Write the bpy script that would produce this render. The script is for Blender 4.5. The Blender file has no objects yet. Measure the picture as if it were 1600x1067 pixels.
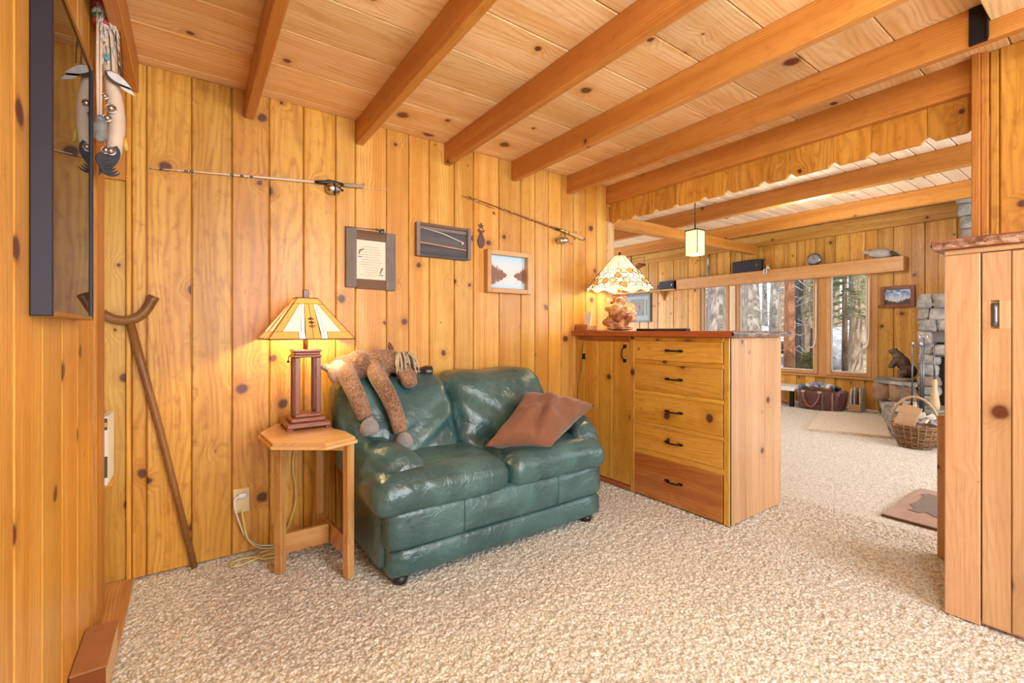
import bpy, math, random
from mathutils import Vector, Matrix, noise
random.seed(7)
SC = bpy.context.scene
COL = SC.collection

# ------------------------------------------------------------ camera, world, light
cam_d = bpy.data.cameras.new('camera'); cam = bpy.data.objects.new('camera', cam_d); COL.objects.link(cam)
cam.location = (0, 0, 1.10)
cam.rotation_euler = (math.pi/2, 0, -math.atan(500/707.0))
cam_d.sensor_width = 36; cam_d.lens = 36*707/1600.0
cam_d.shift_y = -16.5/1600.0
cam_d.clip_start = 0.02
SC.camera = cam
SC.view_settings.view_transform = 'Standard'; SC.view_settings.look = 'None'
SC.view_settings.gamma = 1; SC.view_settings.use_curve_mapping = False
SC.view_settings.exposure = -0.06
SC.cycles.max_bounces = 7; SC.cycles.diffuse_bounces = 4; SC.cycles.glossy_bounces = 3; SC.cycles.transmission_bounces = 4; SC.cycles.transparent_max_bounces = 8
SC.cycles.caustics_reflective = False; SC.cycles.caustics_refractive = False

w = bpy.data.worlds.new('sky'); SC.world = w; w.use_nodes = True
bgn = w.node_tree.nodes['Background']
bgn.inputs[0].default_value = (0.80, 0.90, 1.0, 1); bgn.inputs[1].default_value = 2.4

def light(name, kind, loc, energy, color, rot=(0, 0, 0), size=None, size_y=None, **kw):
    d = bpy.data.lights.new(name, kind); d.energy = energy; d.color = color
    if size is not None:
        if kind == 'AREA':
            d.shape = 'RECTANGLE'; d.size = size; d.size_y = size_y or size
        elif kind == 'SUN': d.angle = size
        else: d.shadow_soft_size = size
    for k, v in kw.items(): setattr(d, k, v)
    o = bpy.data.objects.new(name, d); COL.objects.link(o); o.location = loc; o.rotation_euler = rot
    return o
R = math.radians
light('sun', 'SUN', (0, -10, 20), 6.0, (1.0, 0.95, 0.87), (R(38), 0, R(-52)), R(1.0))
# unseen fill added behind the camera; daylight by the glazed door of the living room
light('window_daylight', 'AREA', (1.05, -2.15, 1.35), 115, (0.86, 0.95, 1.0), (R(90), 0, 0), 2.3, 1.6)
light('glazed_door_daylight', 'AREA', (4.9, -1.42, 1.25), 120, (0.97, 0.98, 1.0), (R(90), 0, 0), 2.6, 1.9)
light('north_window_daylight', 'AREA', (5.2, 7.9, 1.4), 120, (0.97, 0.98, 1.0), (R(-90), 0, 0), 3.0, 1.6)  # unseen area light added to brighten the living room
# ceiling lamp above the camera; living room point light without a fixture
light('ceiling_lamp_light', 'POINT', (0.9, -0.12, 1.86), 58, (0.97, 0.97, 0.95), size=0.14)
light('living_lamp_light', 'POINT', (5.6, 2.2, 2.25), 40, (1.0, 0.95, 0.88), size=0.2)

# ------------------------------------------------------------ materials
MATS = {}
class NT:
    def __init__(s, name):
        m = bpy.data.materials.new(name); m.use_nodes = True
        s.m = m; s.t = m.node_tree; s.n = s.t.nodes; s.b = s.n['Principled BSDF']; MATS[name] = m
    def node(s, typ, ins=None, **props):
        nd = s.n.new(typ)
        for k, v in props.items(): setattr(nd, k, v)
        for k, v in (ins or {}).items():
            sock = nd.inputs[k]
            if hasattr(v, 'node') and hasattr(v, 'is_output'): s.t.links.new(v, sock)
            else: sock.default_value = v
        return nd
    def math(s, op, a, b=None, c=None, clamp=False):
        ins = {0: a}
        if b is not None: ins[1] = b
        if c is not None: ins[2] = c
        return s.node('ShaderNodeMath', ins, operation=op, use_clamp=clamp).outputs[0]
    def ss(s, v, a, b, lo=0.0, hi=1.0):
        return s.node('ShaderNodeMapRange', {0: v, 1: a, 2: b, 3: lo, 4: hi}, interpolation_type='SMOOTHSTEP').outputs[0]
    def lin(s, v, a, b, lo=0.0, hi=1.0):
        return s.node('ShaderNodeMapRange', {0: v, 1: a, 2: b, 3: lo, 4: hi}).outputs[0]
    def mix(s, f, a, b, mode='MIX'):
        nd = s.n.new('ShaderNodeMix'); nd.data_type = 'RGBA'; nd.blend_type = mode
        for i, v in ((0, f), (6, a), (7, b)):
            if hasattr(v, 'is_output'): s.t.links.new(v, nd.inputs[i])
            else: nd.inputs[i].default_value = v if i == 0 else c4(v)
        return nd.outputs[2]
    def noise(s, vec, scale, detail=3, rough=0.5, dist=0.0):
        return s.node('ShaderNodeTexNoise', {'Vector': vec, 'Scale': scale, 'Detail': detail, 'Roughness': rough, 'Distortion': dist}).outputs['Fac']
    def xyz(s, x, y, z=0.0): return s.node('ShaderNodeCombineXYZ', {0: x, 1: y, 2: z}).outputs[0]
    def obj(s): return s.node('ShaderNodeTexCoord').outputs['Object']
    def bump(s, h, strength, dist=0.01):
        nd = s.node('ShaderNodeBump', {'Height': h, 'Strength': strength, 'Distance': dist})
        s.t.links.new(nd.outputs[0], s.b.inputs['Normal'])
    def set(s, **kw):
        for k, v in kw.items():
            k = {'col': 'Base Color', 'rough': 'Roughness', 'metal': 'Metallic', 'spec': 'Specular IOR Level', 'coat': 'Coat Weight',
                 'coat_rough': 'Coat Roughness', 'emit': 'Emission Color', 'emit_s': 'Emission Strength', 'trans': 'Transmission Weight',
                 'sheen': 'Sheen Weight', 'sheen_rough': 'Sheen Roughness'}[k]
            sock = s.b.inputs[k]
            if hasattr(v, 'is_output'): s.t.links.new(v, sock)
            else: sock.default_value = c4(v) if sock.type == 'RGBA' else v
        return s
def c4(c): return tuple(c) if len(c) == 4 else (*c, 1.0)
def srgb(r, g, b):
    f = lambda v: (v/255/12.92) if v/255 <= 0.04045 else ((v/255+0.055)/1.055)**2.4
    return (f(r), f(g), f(b))

def plain(name, col, rough=0.5, metal=0.0, var=0.12, scale=18, bump=0.0, **kw):
    t = NT(name); v = t.obj(); n = t.noise(v, scale, 4)
    dark = tuple(x*(1-2*var) for x in col)
    t.set(col=t.mix(n, dark, tuple(min(1, x*(1+var*0.6)) for x in col)), rough=rough, metal=metal, **kw)
    if bump: t.bump(t.noise(v, scale*3, 3), bump, 0.005)
    return t.m

def wood(name, light_c, mid_c, dark_c, knots=True, rough=0.38, ring=16, ks=3.6, kmin=0.42, kr=0.085, val=0.14, hue=0.004, coat=0.15, blotch=0.5, ringc=1.0, knot_c=(0.085, 0.022, 0.010)):
    t = NT(name)
    uv = t.node('ShaderNodeUVMap', uv_map='UVMap').outputs[0]
    sp = t.node('ShaderNodeSeparateXYZ', {0: uv}); u, v = sp.outputs[0], sp.outputs[1]
    rnd = t.node('ShaderNodeObjectInfo').outputs['Random']
    warp = t.noise(t.xyz(t.math('MULTIPLY', u, 0.9), t.math('MULTIPLY', v, 4.0)), 1.0, 2)
    warp2 = t.noise(t.xyz(t.math('MULTIPLY', u, 9.0), t.math('MULTIPLY', v, 9.0)), 1.0, 2)
    phase = t.math('MULTIPLY_ADD', warp, 11.0, t.math('MULTIPLY', v, ring*2.6))
    halo = None
    if knots:
        ku = t.math('MULTIPLY_ADD', warp2, 0.03, u); kv = t.math('MULTIPLY_ADD', warp2, -0.03, v)
        vor = t.node('ShaderNodeTexVoronoi', {'Vector': t.xyz(ku, kv), 'Scale': ks, 'Randomness': 0.95}, voronoi_dimensions='2D')
        dist = vor.outputs['Distance']
        cr = t.node('ShaderNodeSeparateColor', {0: vor.outputs['Color']}).outputs
        size = t.lin(cr[0], kmin, 1.0, 0.0, kr)
        on = t.math('GREATER_THAN', cr[0], kmin+0.04)
        dn = t.math('DIVIDE', dist, t.math('MAXIMUM', size, 0.004))
        km = t.math('MULTIPLY', t.ss(dn, 1.12, 0.82), on)
        rim = t.math('MULTIPLY', t.math('MULTIPLY', t.ss(dn, 1.55, 1.0), t.ss(dn, 0.6, 0.95)), on)
        halo = t.math('MULTIPLY', t.ss(dn, 4.2, 0.8), on)
        wide = t.math('MULTIPLY', t.ss(dist, 0.24, 0.03), t.math('MULTIPLY', on, t.lin(cr[0], kmin, 1.0, 0.4, 1.0)))
        phase = t.math('MULTIPLY_ADD', wide, 2.6, phase)
    s = t.math('MULTIPLY_ADD', t.math('SINE', t.math('MULTIPLY', phase, 6.283)), 0.5, 0.5)
    s = t.math('POWER', s, 2.2)
    fine = t.noise(t.xyz(t.math('MULTIPLY', u, 3.0), t.math('MULTIPLY', v, 190.0)), 1.0, 3)
    streak = t.noise(t.xyz(t.math('MULTIPLY', u, 0.55), t.math('MULTIPLY', v, 11.0)), 1.0, 2)
    fig = t.noise(t.xyz(t.math('MULTIPLY', u, 14.0), t.math('MULTIPLY', v, 26.0)), 1.0, 4, 0.6)
    col = t.mix(t.ss(streak, 0.40, 0.60, 0.0, 0.9), light_c, mid_c)
    col = t.mix(t.math('MULTIPLY', s, t.ss(warp2, 0.3, 0.7, 0.20*ringc, 0.58*ringc)), col, dark_c)
    col = t.mix(t.math('MULTIPLY', t.ss(fig, 0.50, 0.78), blotch), col, dark_c)
    col = t.mix(t.ss(fine, 0.50, 0.75, 0.0, 0.5), col, dark_c)
    if knots:
        col = t.mix(t.math('MULTIPLY', halo, 0.45), col, dark_c)
        col = t.mix(t.math('MULTIPLY', rim, 0.55), col, tuple(x*0.35 for x in dark_c))
        kc = t.mix(t.math('MULTIPLY', t.math('MULTIPLY_ADD', t.math('SINE', t.math('MULTIPLY', dn, 18.0)), 0.5, 0.5), 0.6), knot_c, tuple(x*2.4 for x in knot_c))
        col = t.mix(km, col, kc)
    hsv = t.node('ShaderNodeHueSaturation', {'Hue': t.lin(rnd, 0, 1, 0.5-hue, 0.5+hue), 'Value': t.lin(t.math('FRACT', t.math('MULTIPLY', rnd, 7.31)), 0, 1, 1-val, 1+val*0.6), 'Color': col})
    t.set(col=hsv.outputs[0], rough=t.lin(fine, 0, 1, rough-0.06, rough+0.10), coat=coat, coat_rough=0.3, spec=0.4)
    t.bump(t.math('ADD', t.math('MULTIPLY', fine, 0.5), t.math('MULTIPLY', s, 0.25)), 0.18, 0.003)
    return t.m

wood('pine_wall', (0.71, 0.370, 0.066), (0.62, 0.285, 0.038), (0.38, 0.135, 0.014), blotch=0.75, ring=12, kmin=0.38, kr=0.085)
wood('pine_wall_light', (0.75, 0.420, 0.098), (0.61, 0.285, 0.042), (0.42, 0.155, 0.017), blotch=0.3, ring=26, kmin=0.34, kr=0.085)
wood('pine_left', (0.74, 0.400, 0.078), (0.64, 0.310, 0.042), (0.44, 0.180, 0.022), kmin=0.55, ringc=0.7)
wood('pine_ceiling', (0.90, 0.660, 0.360), (0.82, 0.530, 0.225), (0.57, 0.270, 0.065), ks=3.0, kr=0.100, kmin=0.30, blotch=0.3, ringc=0.8, knot_c=(0.11, 0.025, 0.010))
wood('pine_ceiling_far', (0.84, 0.72, 0.56), (0.76, 0.60, 0.42), (0.58, 0.38, 0.20), ks=3.0, kr=0.06, blotch=0.2, ringc=0.5)
wood('beam_wood', (0.61, 0.275, 0.058), (0.51, 0.200, 0.033), (0.34, 0.108, 0.012), ring=34, kmin=0.72, kr=0.07, val=0.08, ringc=0.7)
wood('pine_cabinet', (0.73, 0.395, 0.062), (0.62, 0.300, 0.034), (0.38, 0.140, 0.014), ks=3.3, rough=0.26, coat=0.4, val=0.12, kmin=0.34, kr=0.1, ringc=0.7)
wood('pine_right', (0.62, 0.370, 0.200), (0.53, 0.295, 0.142), (0.38, 0.185, 0.078), ks=2.8, val=0.11, rough=0.28, coat=0.35, blotch=0.2, kmin=0.25, kr=0.07, ringc=0.5)
wood('pine_far', (0.74, 0.430, 0.100), (0.58, 0.285, 0.045), (0.36, 0.145, 0.020), ks=3.2, kmin=0.3, val=0.22, ringc=0.8)
wood('red_cedar', (0.48, 0.14, 0.035), (0.38, 0.085, 0.020), (0.23, 0.045, 0.010), knots=False, ring=30, rough=0.25, coat=0.5)
wood('drawer_red', (0.52, 0.20, 0.045), (0.42, 0.13, 0.025), (0.27, 0.06, 0.012), ks=3.0, rough=0.28, coat=0.35)
wood('oak', (0.62, 0.34, 0.12), (0.50, 0.23, 0.06), (0.30, 0.12, 0.03), knots=False, ring=40, rough=0.35, coat=0.2)
wood('oak_pale', (0.74, 0.45, 0.19), (0.68, 0.38, 0.14), (0.55, 0.28, 0.09), knots=False, ring=10, rough=0.3, coat=0.3)
wood('mahogany', (0.30, 0.085, 0.035), (0.22, 0.055, 0.022), (0.13, 0.03, 0.012), knots=False, ring=30, rough=0.3, coat=0.4)
wood('cane_wood', (0.30, 0.13, 0.035), (0.22, 0.08, 0.02), (0.12, 0.04, 0.01), knots=False, ring=60, rough=0.4)
wood('barn_grey', (0.30, 0.25, 0.22), (0.22, 0.18, 0.165), (0.12, 0.095, 0.085), knots=False, ring=50, rough=0.75, coat=0)
wood('barn_dark', (0.13, 0.12, 0.125), (0.09, 0.085, 0.09), (0.05, 0.045, 0.045), knots=False, ring=50, rough=0.75, coat=0)
wood('barn_brown', (0.24, 0.14, 0.085), (0.18, 0.10, 0.06), (0.09, 0.05, 0.03), knots=False, ring=50, rough=0.75, coat=0)
wood('barn_pink', (0.60, 0.36, 0.25), (0.52, 0.28, 0.18), (0.3, 0.14, 0.09), knots=False, ring=50, rough=0.7, coat=0)
wood('frame_pine', (0.66, 0.38, 0.16), (0.58, 0.30, 0.11), (0.40, 0.18, 0.05), knots=False, ring=30, rough=0.4)
wood('frame_brown', (0.28, 0.11, 0.06), (0.2, 0.075, 0.04), (0.11, 0.04, 0.02), knots=False, ring=30, rough=0.35)

def leather(name, base, dark, rough=0.34):
    t = NT(name); v = t.obj()
    n1 = t.noise(v, 5.0, 4, 0.55, 0.6); n2 = t.noise(v, 260, 2)
    n3 = t.noise(v, 15.0, 3, 0.5, 1.2)
    n4 = t.math('ABSOLUTE', t.math('SUBTRACT', t.noise(v, 11.0, 3, 0.5, 0.8), 0.5))
    t.set(col=t.mix(t.ss(n1, 0.35, 0.7), dark, base), rough=t.lin(n1, 0.2, 0.8, rough-0.05, rough+0.10), spec=0.7, coat=0.35, coat_rough=0.30)
    t.bump(t.math('ADD', t.math('MULTIPLY_ADD', t.ss(n4, 0.0, 0.12), 0.12, t.math('MULTIPLY', n3, 1.0)), t.math('MULTIPLY', n2, 0.10)), 0.36, 0.022)
    return t.m
leather('green_leather', (0.058, 0.148, 0.150), (0.030, 0.088, 0.096), 0.29)
leather('brown_leather', (0.12, 0.035, 0.030), (0.07, 0.018, 0.018), 0.4)
leather('dark_leather', (0.035, 0.018, 0.022), (0.018, 0.01, 0.014), 0.35)
leather('tan_leather', (0.42, 0.20, 0.10), (0.30, 0.13, 0.06), 0.5)

def fabric(name, a, b, scale=220, bump=0.3, rough=0.95, sheen=0.3):
    t = NT(name); v = t.obj(); n = t.noise(v, scale, 2); n2 = t.noise(v, 9, 3)
    t.set(col=t.mix(t.ss(t.math('MULTIPLY_ADD', n2, 0.4, t.math('MULTIPLY', n, 0.6)), 0.34, 0.66), a, b), rough=rough, sheen=sheen, spec=0.2)
    t.bump(n, bump, 0.004)
    return t.m
fabric('brown_fabric', (0.17, 0.068, 0.034), (0.25, 0.105, 0.056))
fabric('plush_fur', (0.11, 0.050, 0.028), (0.38, 0.225, 0.14), 130, 1.0)
fabric('plush_pale', (0.52, 0.36, 0.24), (0.78, 0.62, 0.46), 95, 0.9)
fabric('hoof_grey', (0.19, 0.18, 0.185), (0.29, 0.275, 0.28), 160, 0.3)
fabric('mane_cream', (0.62, 0.52, 0.38), (0.42, 0.33, 0.23), 60, 0.5)
fabric('white_fur', (0.85, 0.78, 0.68), (0.62, 0.52, 0.42), 120, 0.8)
fabric('denim_blue', (0.10, 0.20, 0.36), (0.20, 0.32, 0.48), 120, 0.3)
fabric('cloth_white', (0.72, 0.72, 0.70), (0.6, 0.6, 0.6), 120, 0.3)
fabric('cloth_grey', (0.34, 0.34, 0.35), (0.24, 0.24, 0.25), 120, 0.3)
fabric('mat_brown', (0.33, 0.19, 0.115), (0.42, 0.255, 0.165), 300, 0.4)
fabric('mat_dark', (0.10, 0.055, 0.030), (0.16, 0.095, 0.055), 200, 0.4)
fabric('straw', (0.62, 0.46, 0.26), (0.72, 0.56, 0.36), 200, 0.5)

def carpet(name, a, b):
    t = NT(name); v = t.obj()
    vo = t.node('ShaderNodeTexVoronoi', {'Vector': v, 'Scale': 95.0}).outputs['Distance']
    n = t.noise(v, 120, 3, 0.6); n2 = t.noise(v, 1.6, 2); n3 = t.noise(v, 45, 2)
    f = t.math('MULTIPLY_ADD', vo, -0.75, t.math('MULTIPLY_ADD', n3, 0.6, t.math('MULTIPLY', n, 0.75)))  # cell edges come out darker: shade between tufts put into the colour
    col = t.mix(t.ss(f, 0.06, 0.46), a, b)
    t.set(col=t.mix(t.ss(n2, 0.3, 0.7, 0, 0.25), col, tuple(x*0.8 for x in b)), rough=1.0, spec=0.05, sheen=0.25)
    t.bump(f, 0.7, 0.010)
    return t.m
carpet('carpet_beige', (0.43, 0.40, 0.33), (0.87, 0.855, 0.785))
carpet('rug_beige', (0.55, 0.46, 0.34), (0.84, 0.75, 0.62))

plain('black_iron', (0.018, 0.017, 0.018), 0.45, 0.6, 0.2)
plain('black_plastic', (0.015, 0.016, 0.020), 0.4)
plain('speaker_navy', (0.016, 0.018, 0.035), 0.6)
plain('brass', (0.62, 0.40, 0.13), 0.3, 1.0)
plain('bronze', (0.10, 0.055, 0.03), 0.4, 0.8)
plain('chrome', (0.62, 0.62, 0.64), 0.22, 1.0)
plain('steel_dark', (0.20, 0.23, 0.27), 0.35, 0.9)
plain('frame_black', (0.016, 0.014, 0.026), 0.42, 0.0, 0.1)
plain('gold_trim', (0.42, 0.24, 0.06), 0.35, 0.8)
plain('cream_plastic', (0.74, 0.58, 0.32), 0.4)
plain('white_plastic', (0.80, 0.78, 0.74), 0.4)
plain('cord_yellow', (0.70, 0.60, 0.22), 0.45)
plain('paper', (0.82, 0.80, 0.74), 0.8, var=0.03)
plain('parchment', (0.84, 0.76, 0.60), 0.8, var=0.05)
plain('ink', (0.20, 0.16, 0.12), 0.8)
plain('ink_green', (0.30, 0.28, 0.06), 0.8)
plain('ink_blue', (0.25, 0.32, 0.55), 0.8)
plain('card_brown', (0.38, 0.17, 0.075), 0.6)
plain('cardboard', (0.58, 0.40, 0.24), 0.8)
plain('card_white', (0.72, 0.66, 0.56), 0.8)
plain('red_brown', (0.24, 0.07, 0.02), 0.35)
plain('print_peach', (0.66, 0.46, 0.30), 0.7, var=0.12, scale=3)
plain('rawhide', (0.80, 0.62, 0.47), 0.6, bump=0.1)
plain('feather_white', (0.80, 0.79, 0.77), 0.8, var=0.2, scale=60)
plain('feather_dark', (0.05, 0.05, 0.06), 0.7)
plain('red_cloth', (0.45, 0.05, 0.05), 0.7)
plain('green_cloth', (0.07, 0.22, 0.10), 0.7)
plain('turquoise', (0.10, 0.50, 0.52), 0.35)
plain('bead_yellow', (0.75, 0.50, 0.08), 0.35)
plain('bone_grey', (0.32, 0.33, 0.31), 0.6, var=0.4, scale=40, bump=0.4)
plain('dark_slot', (0.012, 0.009, 0.007), 0.8)
plain('rusty_iron', (0.14, 0.075, 0.055), 0.6, 0.3)
plain('cork', (0.66, 0.42, 0.18), 0.7, var=0.25, scale=90)
plain('rod_white', (0.80, 0.70, 0.54), 0.4)
plain('rod_brown', (0.28, 0.085, 0.03), 0.3)
plain('grip_grey', (0.42, 0.33, 0.25), 0.7)
plain('bear_bronze', (0.10, 0.062, 0.042), 0.45, 0.2, bump=0.3)
plain('wicker', (0.36, 0.20, 0.09), 0.6, var=0.35, scale=50)
plain('wicker_dark', (0.20, 0.10, 0.05), 0.6, var=0.35, scale=50)
plain('wicker_pale', (0.58, 0.42, 0.26), 0.6, var=0.25, scale=50)
plain('magazine_blue', (0.06, 0.15, 0.55), 0.4)
plain('magazine_red', (0.42, 0.05, 0.05), 0.4)
plain('magazine_purple', (0.30, 0.26, 0.45), 0.4)
plain('book_dark', (0.06, 0.08, 0.07), 0.4)
plain('book_cyan', (0.10, 0.30, 0.45), 0.4)
plain('book_gold', (0.65, 0.45, 0.08), 0.4)
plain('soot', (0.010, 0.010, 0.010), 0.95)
plain('mortar', (0.30, 0.27, 0.24), 0.95, var=0.25)
plain('goose_grey', (0.50, 0.47, 0.43), 0.6, var=0.25)
plain('foam_white', (0.84, 0.83, 0.80), 0.7, var=0.04)
plain('vinyl_white', (0.80, 0.80, 0.78), 0.35, var=0.02)
plain('frame_grey', (0.16, 0.20, 0.23), 0.5); plain('mat_grey', (0.34, 0.42, 0.46), 0.7, var=0.04)
plain('log_end', (0.55, 0.28, 0.12), 0.8, var=0.3)

def stone(name, a, b, c):
    t = NT(name); v = t.obj(); rnd = t.node('ShaderNodeObjectInfo').outputs['Random']
    n = t.noise(v, 7, 5, 0.6, 0.5); n2 = t.noise(v, 40, 4)
    col = t.mix(t.ss(n, 0.35, 0.65), a, b)
    col = t.mix(t.ss(rnd, 0.55, 0.95, 0, 0.8), col, c)
    t.set(col=t.mix(t.ss(n2, 0.5, 0.8, 0, 0.5), col, tuple(x*0.45 for x in a)), rough=0.85)
    t.bump(t.math('ADD', n, t.math('MULTIPLY', n2, 0.5)), 0.5, 0.02)
stone('stone_grey', (0.20, 0.20, 0.19), (0.42, 0.41, 0.38), (0.28, 0.19, 0.13))
stone('stone_brown', (0.22, 0.12, 0.07), (0.34, 0.21, 0.13), (0.40, 0.30, 0.22))
stone('granite', (0.20, 0.21, 0.22), (0.40, 0.43, 0.46), (0.26, 0.26, 0.26))

def bark(name, a, b, sc=1.0):
    t = NT(name)
    uv = t.node('ShaderNodeUVMap', uv_map='UVMap').outputs[0]
    sp = t.node('ShaderNodeSeparateXYZ', {0: uv})
    wv = t.noise(t.xyz(t.math('MULTIPLY', sp.outputs[0], 1.6*sc), t.math('MULTIPLY', sp.outputs[1], 14.0*sc)), 1.0, 4, 0.6, 0.4)
    fn = t.noise(t.obj(), 30, 4)
    t.set(col=t.mix(t.math('MULTIPLY_ADD', fn, 0.25, t.ss(wv, 0.38, 0.62, 0, 0.8)), a, b), rough=0.95)
    t.bump(t.math('ADD', wv, t.math('MULTIPLY', fn, 0.3)), 0.9, 0.06)
bark('bark_grey', (0.10, 0.08, 0.065), (0.46, 0.40, 0.34), 2.2)
bark('bark_brown', (0.10, 0.06, 0.035), (0.42, 0.31, 0.21), 2.2)
bark('bark_red', (0.22, 0.075, 0.03), (0.50, 0.24, 0.13), 2.0)
bark('bark_dark', (0.02, 0.02, 0.022), (0.12, 0.11, 0.11))
bark('live_edge', (0.12, 0.09, 0.075), (0.50, 0.43, 0.38), 3.0)
bark('live_edge_red', (0.26, 0.10, 0.05), (0.58, 0.36, 0.24), 3.0)
bark('birch', (0.08, 0.075, 0.07), (0.72, 0.68, 0.60), 3.0)
bark('rough_post', (0.52, 0.30, 0.12), (0.72, 0.46, 0.22), 2.0)

t = NT('forest_floor'); v = t.obj(); n = t.noise(v, 0.9, 5, 0.6); n2 = t.noise(v, 9, 4)
t.set(col=t.mix(t.ss(n, 0.47, 0.56), t.mix(n2, (0.10, 0.085, 0.07), (0.34, 0.30, 0.26)), (0.50, 0.56, 0.62)), rough=0.95); t.bump(n2, 0.6, 0.1)
t = NT('needles'); v = t.obj(); n = t.noise(v, 14, 3)
t.set(col=t.mix(n, (0.10, 0.16, 0.07), (0.34, 0.42, 0.22)), rough=0.8)

t = NT('burl'); v = t.obj(); n = t.noise(v, 10, 4, 0.6, 1.0); n2 = t.noise(v, 28, 4)
t.set(col=t.mix(t.ss(n, 0.38, 0.62), (0.26, 0.075, 0.020), (0.74, 0.44, 0.19)), rough=0.35, coat=0.4)
t.bump(t.math('ADD', n, t.math('MULTIPLY', n2, 0.4)), 0.6, 0.02)

def glass_pane(name, refl=0.08):
    m = bpy.data.materials.new(name); m.use_nodes = True; MATS[name] = m
    nt = m.node_tree; nt.nodes.clear()
    o = nt.nodes.new('ShaderNodeOutputMaterial'); mx = nt.nodes.new('ShaderNodeMixShader')
    tr = nt.nodes.new('ShaderNodeBsdfTransparent'); gl = nt.nodes.new('ShaderNodeBsdfGlossy'); gl.inputs['Roughness'].default_value = 0.02
    fr = nt.nodes.new('ShaderNodeFresnel'); fr.inputs[0].default_value = 1.45
    nt.links.new(fr.outputs[0], mx.inputs[0]); nt.links.new(tr.outputs[0], mx.inputs[1]); nt.links.new(gl.outputs[0], mx.inputs[2]); nt.links.new(mx.outputs[0], o.inputs[0])
glass_pane('window_glass'); glass_pane('picture_glass')

def lampglass(name, col, emit):
    m = bpy.data.materials.new(name); m.use_nodes = True; MATS[name] = m
    nt = m.node_tree; nt.nodes.clear()
    o = nt.nodes.new('ShaderNodeOutputMaterial'); ad = nt.nodes.new('ShaderNodeAddShader'); mx = nt.nodes.new('ShaderNodeMixShader')
    tl = nt.nodes.new('ShaderNodeBsdfTranslucent'); df = nt.nodes.new('ShaderNodeBsdfDiffuse'); em = nt.nodes.new('ShaderNodeEmission')
    tc = nt.nodes.new('ShaderNodeTexCoord'); no = nt.nodes.new('ShaderNodeTexNoise'); no.inputs['Scale'].default_value = 22
    mc = nt.nodes.new('ShaderNodeMix'); mc.data_type = 'RGBA'
    nt.links.new(tc.outputs['Object'], no.inputs['Vector']); nt.links.new(no.outputs['Fac'], mc.inputs[0])
    mc.inputs[6].default_value = c4(col); mc.inputs[7].default_value = c4(tuple(min(1, x*1.12+0.03) for x in col))
    for nd in (tl, df, em): nt.links.new(mc.outputs[2], nd.inputs[0])
    em.inputs[1].default_value = emit; mx.inputs[0].default_value = 0.5
    nt.links.new(tl.outputs[0], mx.inputs[1]); nt.links.new(df.outputs[0], mx.inputs[2])
    nt.links.new(mx.outputs[0], ad.inputs[0]); nt.links.new(em.outputs[0], ad.inputs[1]); nt.links.new(ad.outputs[0], o.inputs[0])
lampglass('glass_cream', (0.92, 0.80, 0.52), 0.62)
lampglass('glass_amber', (0.78, 0.42, 0.12), 0.45)
lampglass('glass_white', (0.92, 0.86, 0.70), 0.62)
lampglass('glass_pale', (0.86, 0.74, 0.52), 0.35)
lampglass('glass_pendant', (0.95, 0.76, 0.40), 1.0)

def painting(name, kind):
    t = NT(name)
    g = t.node('ShaderNodeUVMap', uv_map='UVMap').outputs[0]
    sp = t.node('ShaderNodeSeparateXYZ', {0: g}); u, v = sp.outputs[0], sp.outputs[1]
    if kind == 'lake':
        n = t.noise(g, 9, 4); n2 = t.noise(g, 40, 3)
        sky = t.mix(t.lin(t.math('ABSOLUTE', t.math('SUBTRACT', v, 0.48)), 0, 0.5), (0.82, 0.66, 0.60), (0.42, 0.66, 0.80))
        # tree masses either side mirrored about the water line
        h = t.math('ABSOLUTE', t.math('SUBTRACT', v, 0.42))
        spk = t.noise(t.xyz(t.math('MULTIPLY', u, 38.0), t.math('MULTIPLY', v, 5.0)), 1.0, 3)
        left = t.math('MULTIPLY', t.math('POWER', t.math('MAXIMUM', t.math('SUBTRACT', 0.50, u), 0.0), 0.75), t.math('MULTIPLY', spk, 1.15))
        right = t.math('MULTIPLY', t.math('POWER', t.math('MAXIMUM', t.math('SUBTRACT', u, 0.68), 0.0), 0.75), t.math('MULTIPLY', spk, 1.1))
        mass = t.math('MAXIMUM', left, right)
        m = t.math('GREATER_THAN', mass, h)
        col = t.mix(m, sky, t.mix(n2, (0.10, 0.045, 0.03), (0.34, 0.16, 0.09)))
    elif kind == 'sky':
        n = t.noise(g, 6, 4); n2 = t.noise(g, 14, 3)
        sky = t.mix(t.ss(v, 0.25, 0.9), (0.55, 0.66, 0.82), (0.05, 0.24, 0.55))
        sky = t.mix(t.ss(n, 0.48, 0.62, 0, 0.8), sky, (0.75, 0.78, 0.82))
        hill = t.math('GREATER_THAN', t.math('MULTIPLY_ADD', n2, 0.35, t.math('MULTIPLY', t.math('ABSOLUTE', t.math('SUBTRACT', u, 0.45)), 0.5)), t.math('ADD', v, 0.05))
        col = t.mix(hill, sky, (0.07, 0.06, 0.05))
    t.set(col=col, rough=0.5)
painting('lake_painting', 'lake'); painting('mountain_print', 'sky')

# ------------------------------------------------------------ mesh helpers
ORG = {}
def tag(o, label=None, cat=None, group=None, kind=None):
    if label: o['label'] = label
    if cat: o['category'] = cat
    if group: o['group'] = group
    if kind: o['kind'] = kind
    return o
def empty(name, loc, label=None, cat=None, group=None, kind=None):
    o = bpy.data.objects.new(name, None); o.empty_display_size = 0.05; COL.objects.link(o); o.location = loc
    ORG[o] = Vector(loc); return tag(o, label, cat, group, kind)

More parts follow.
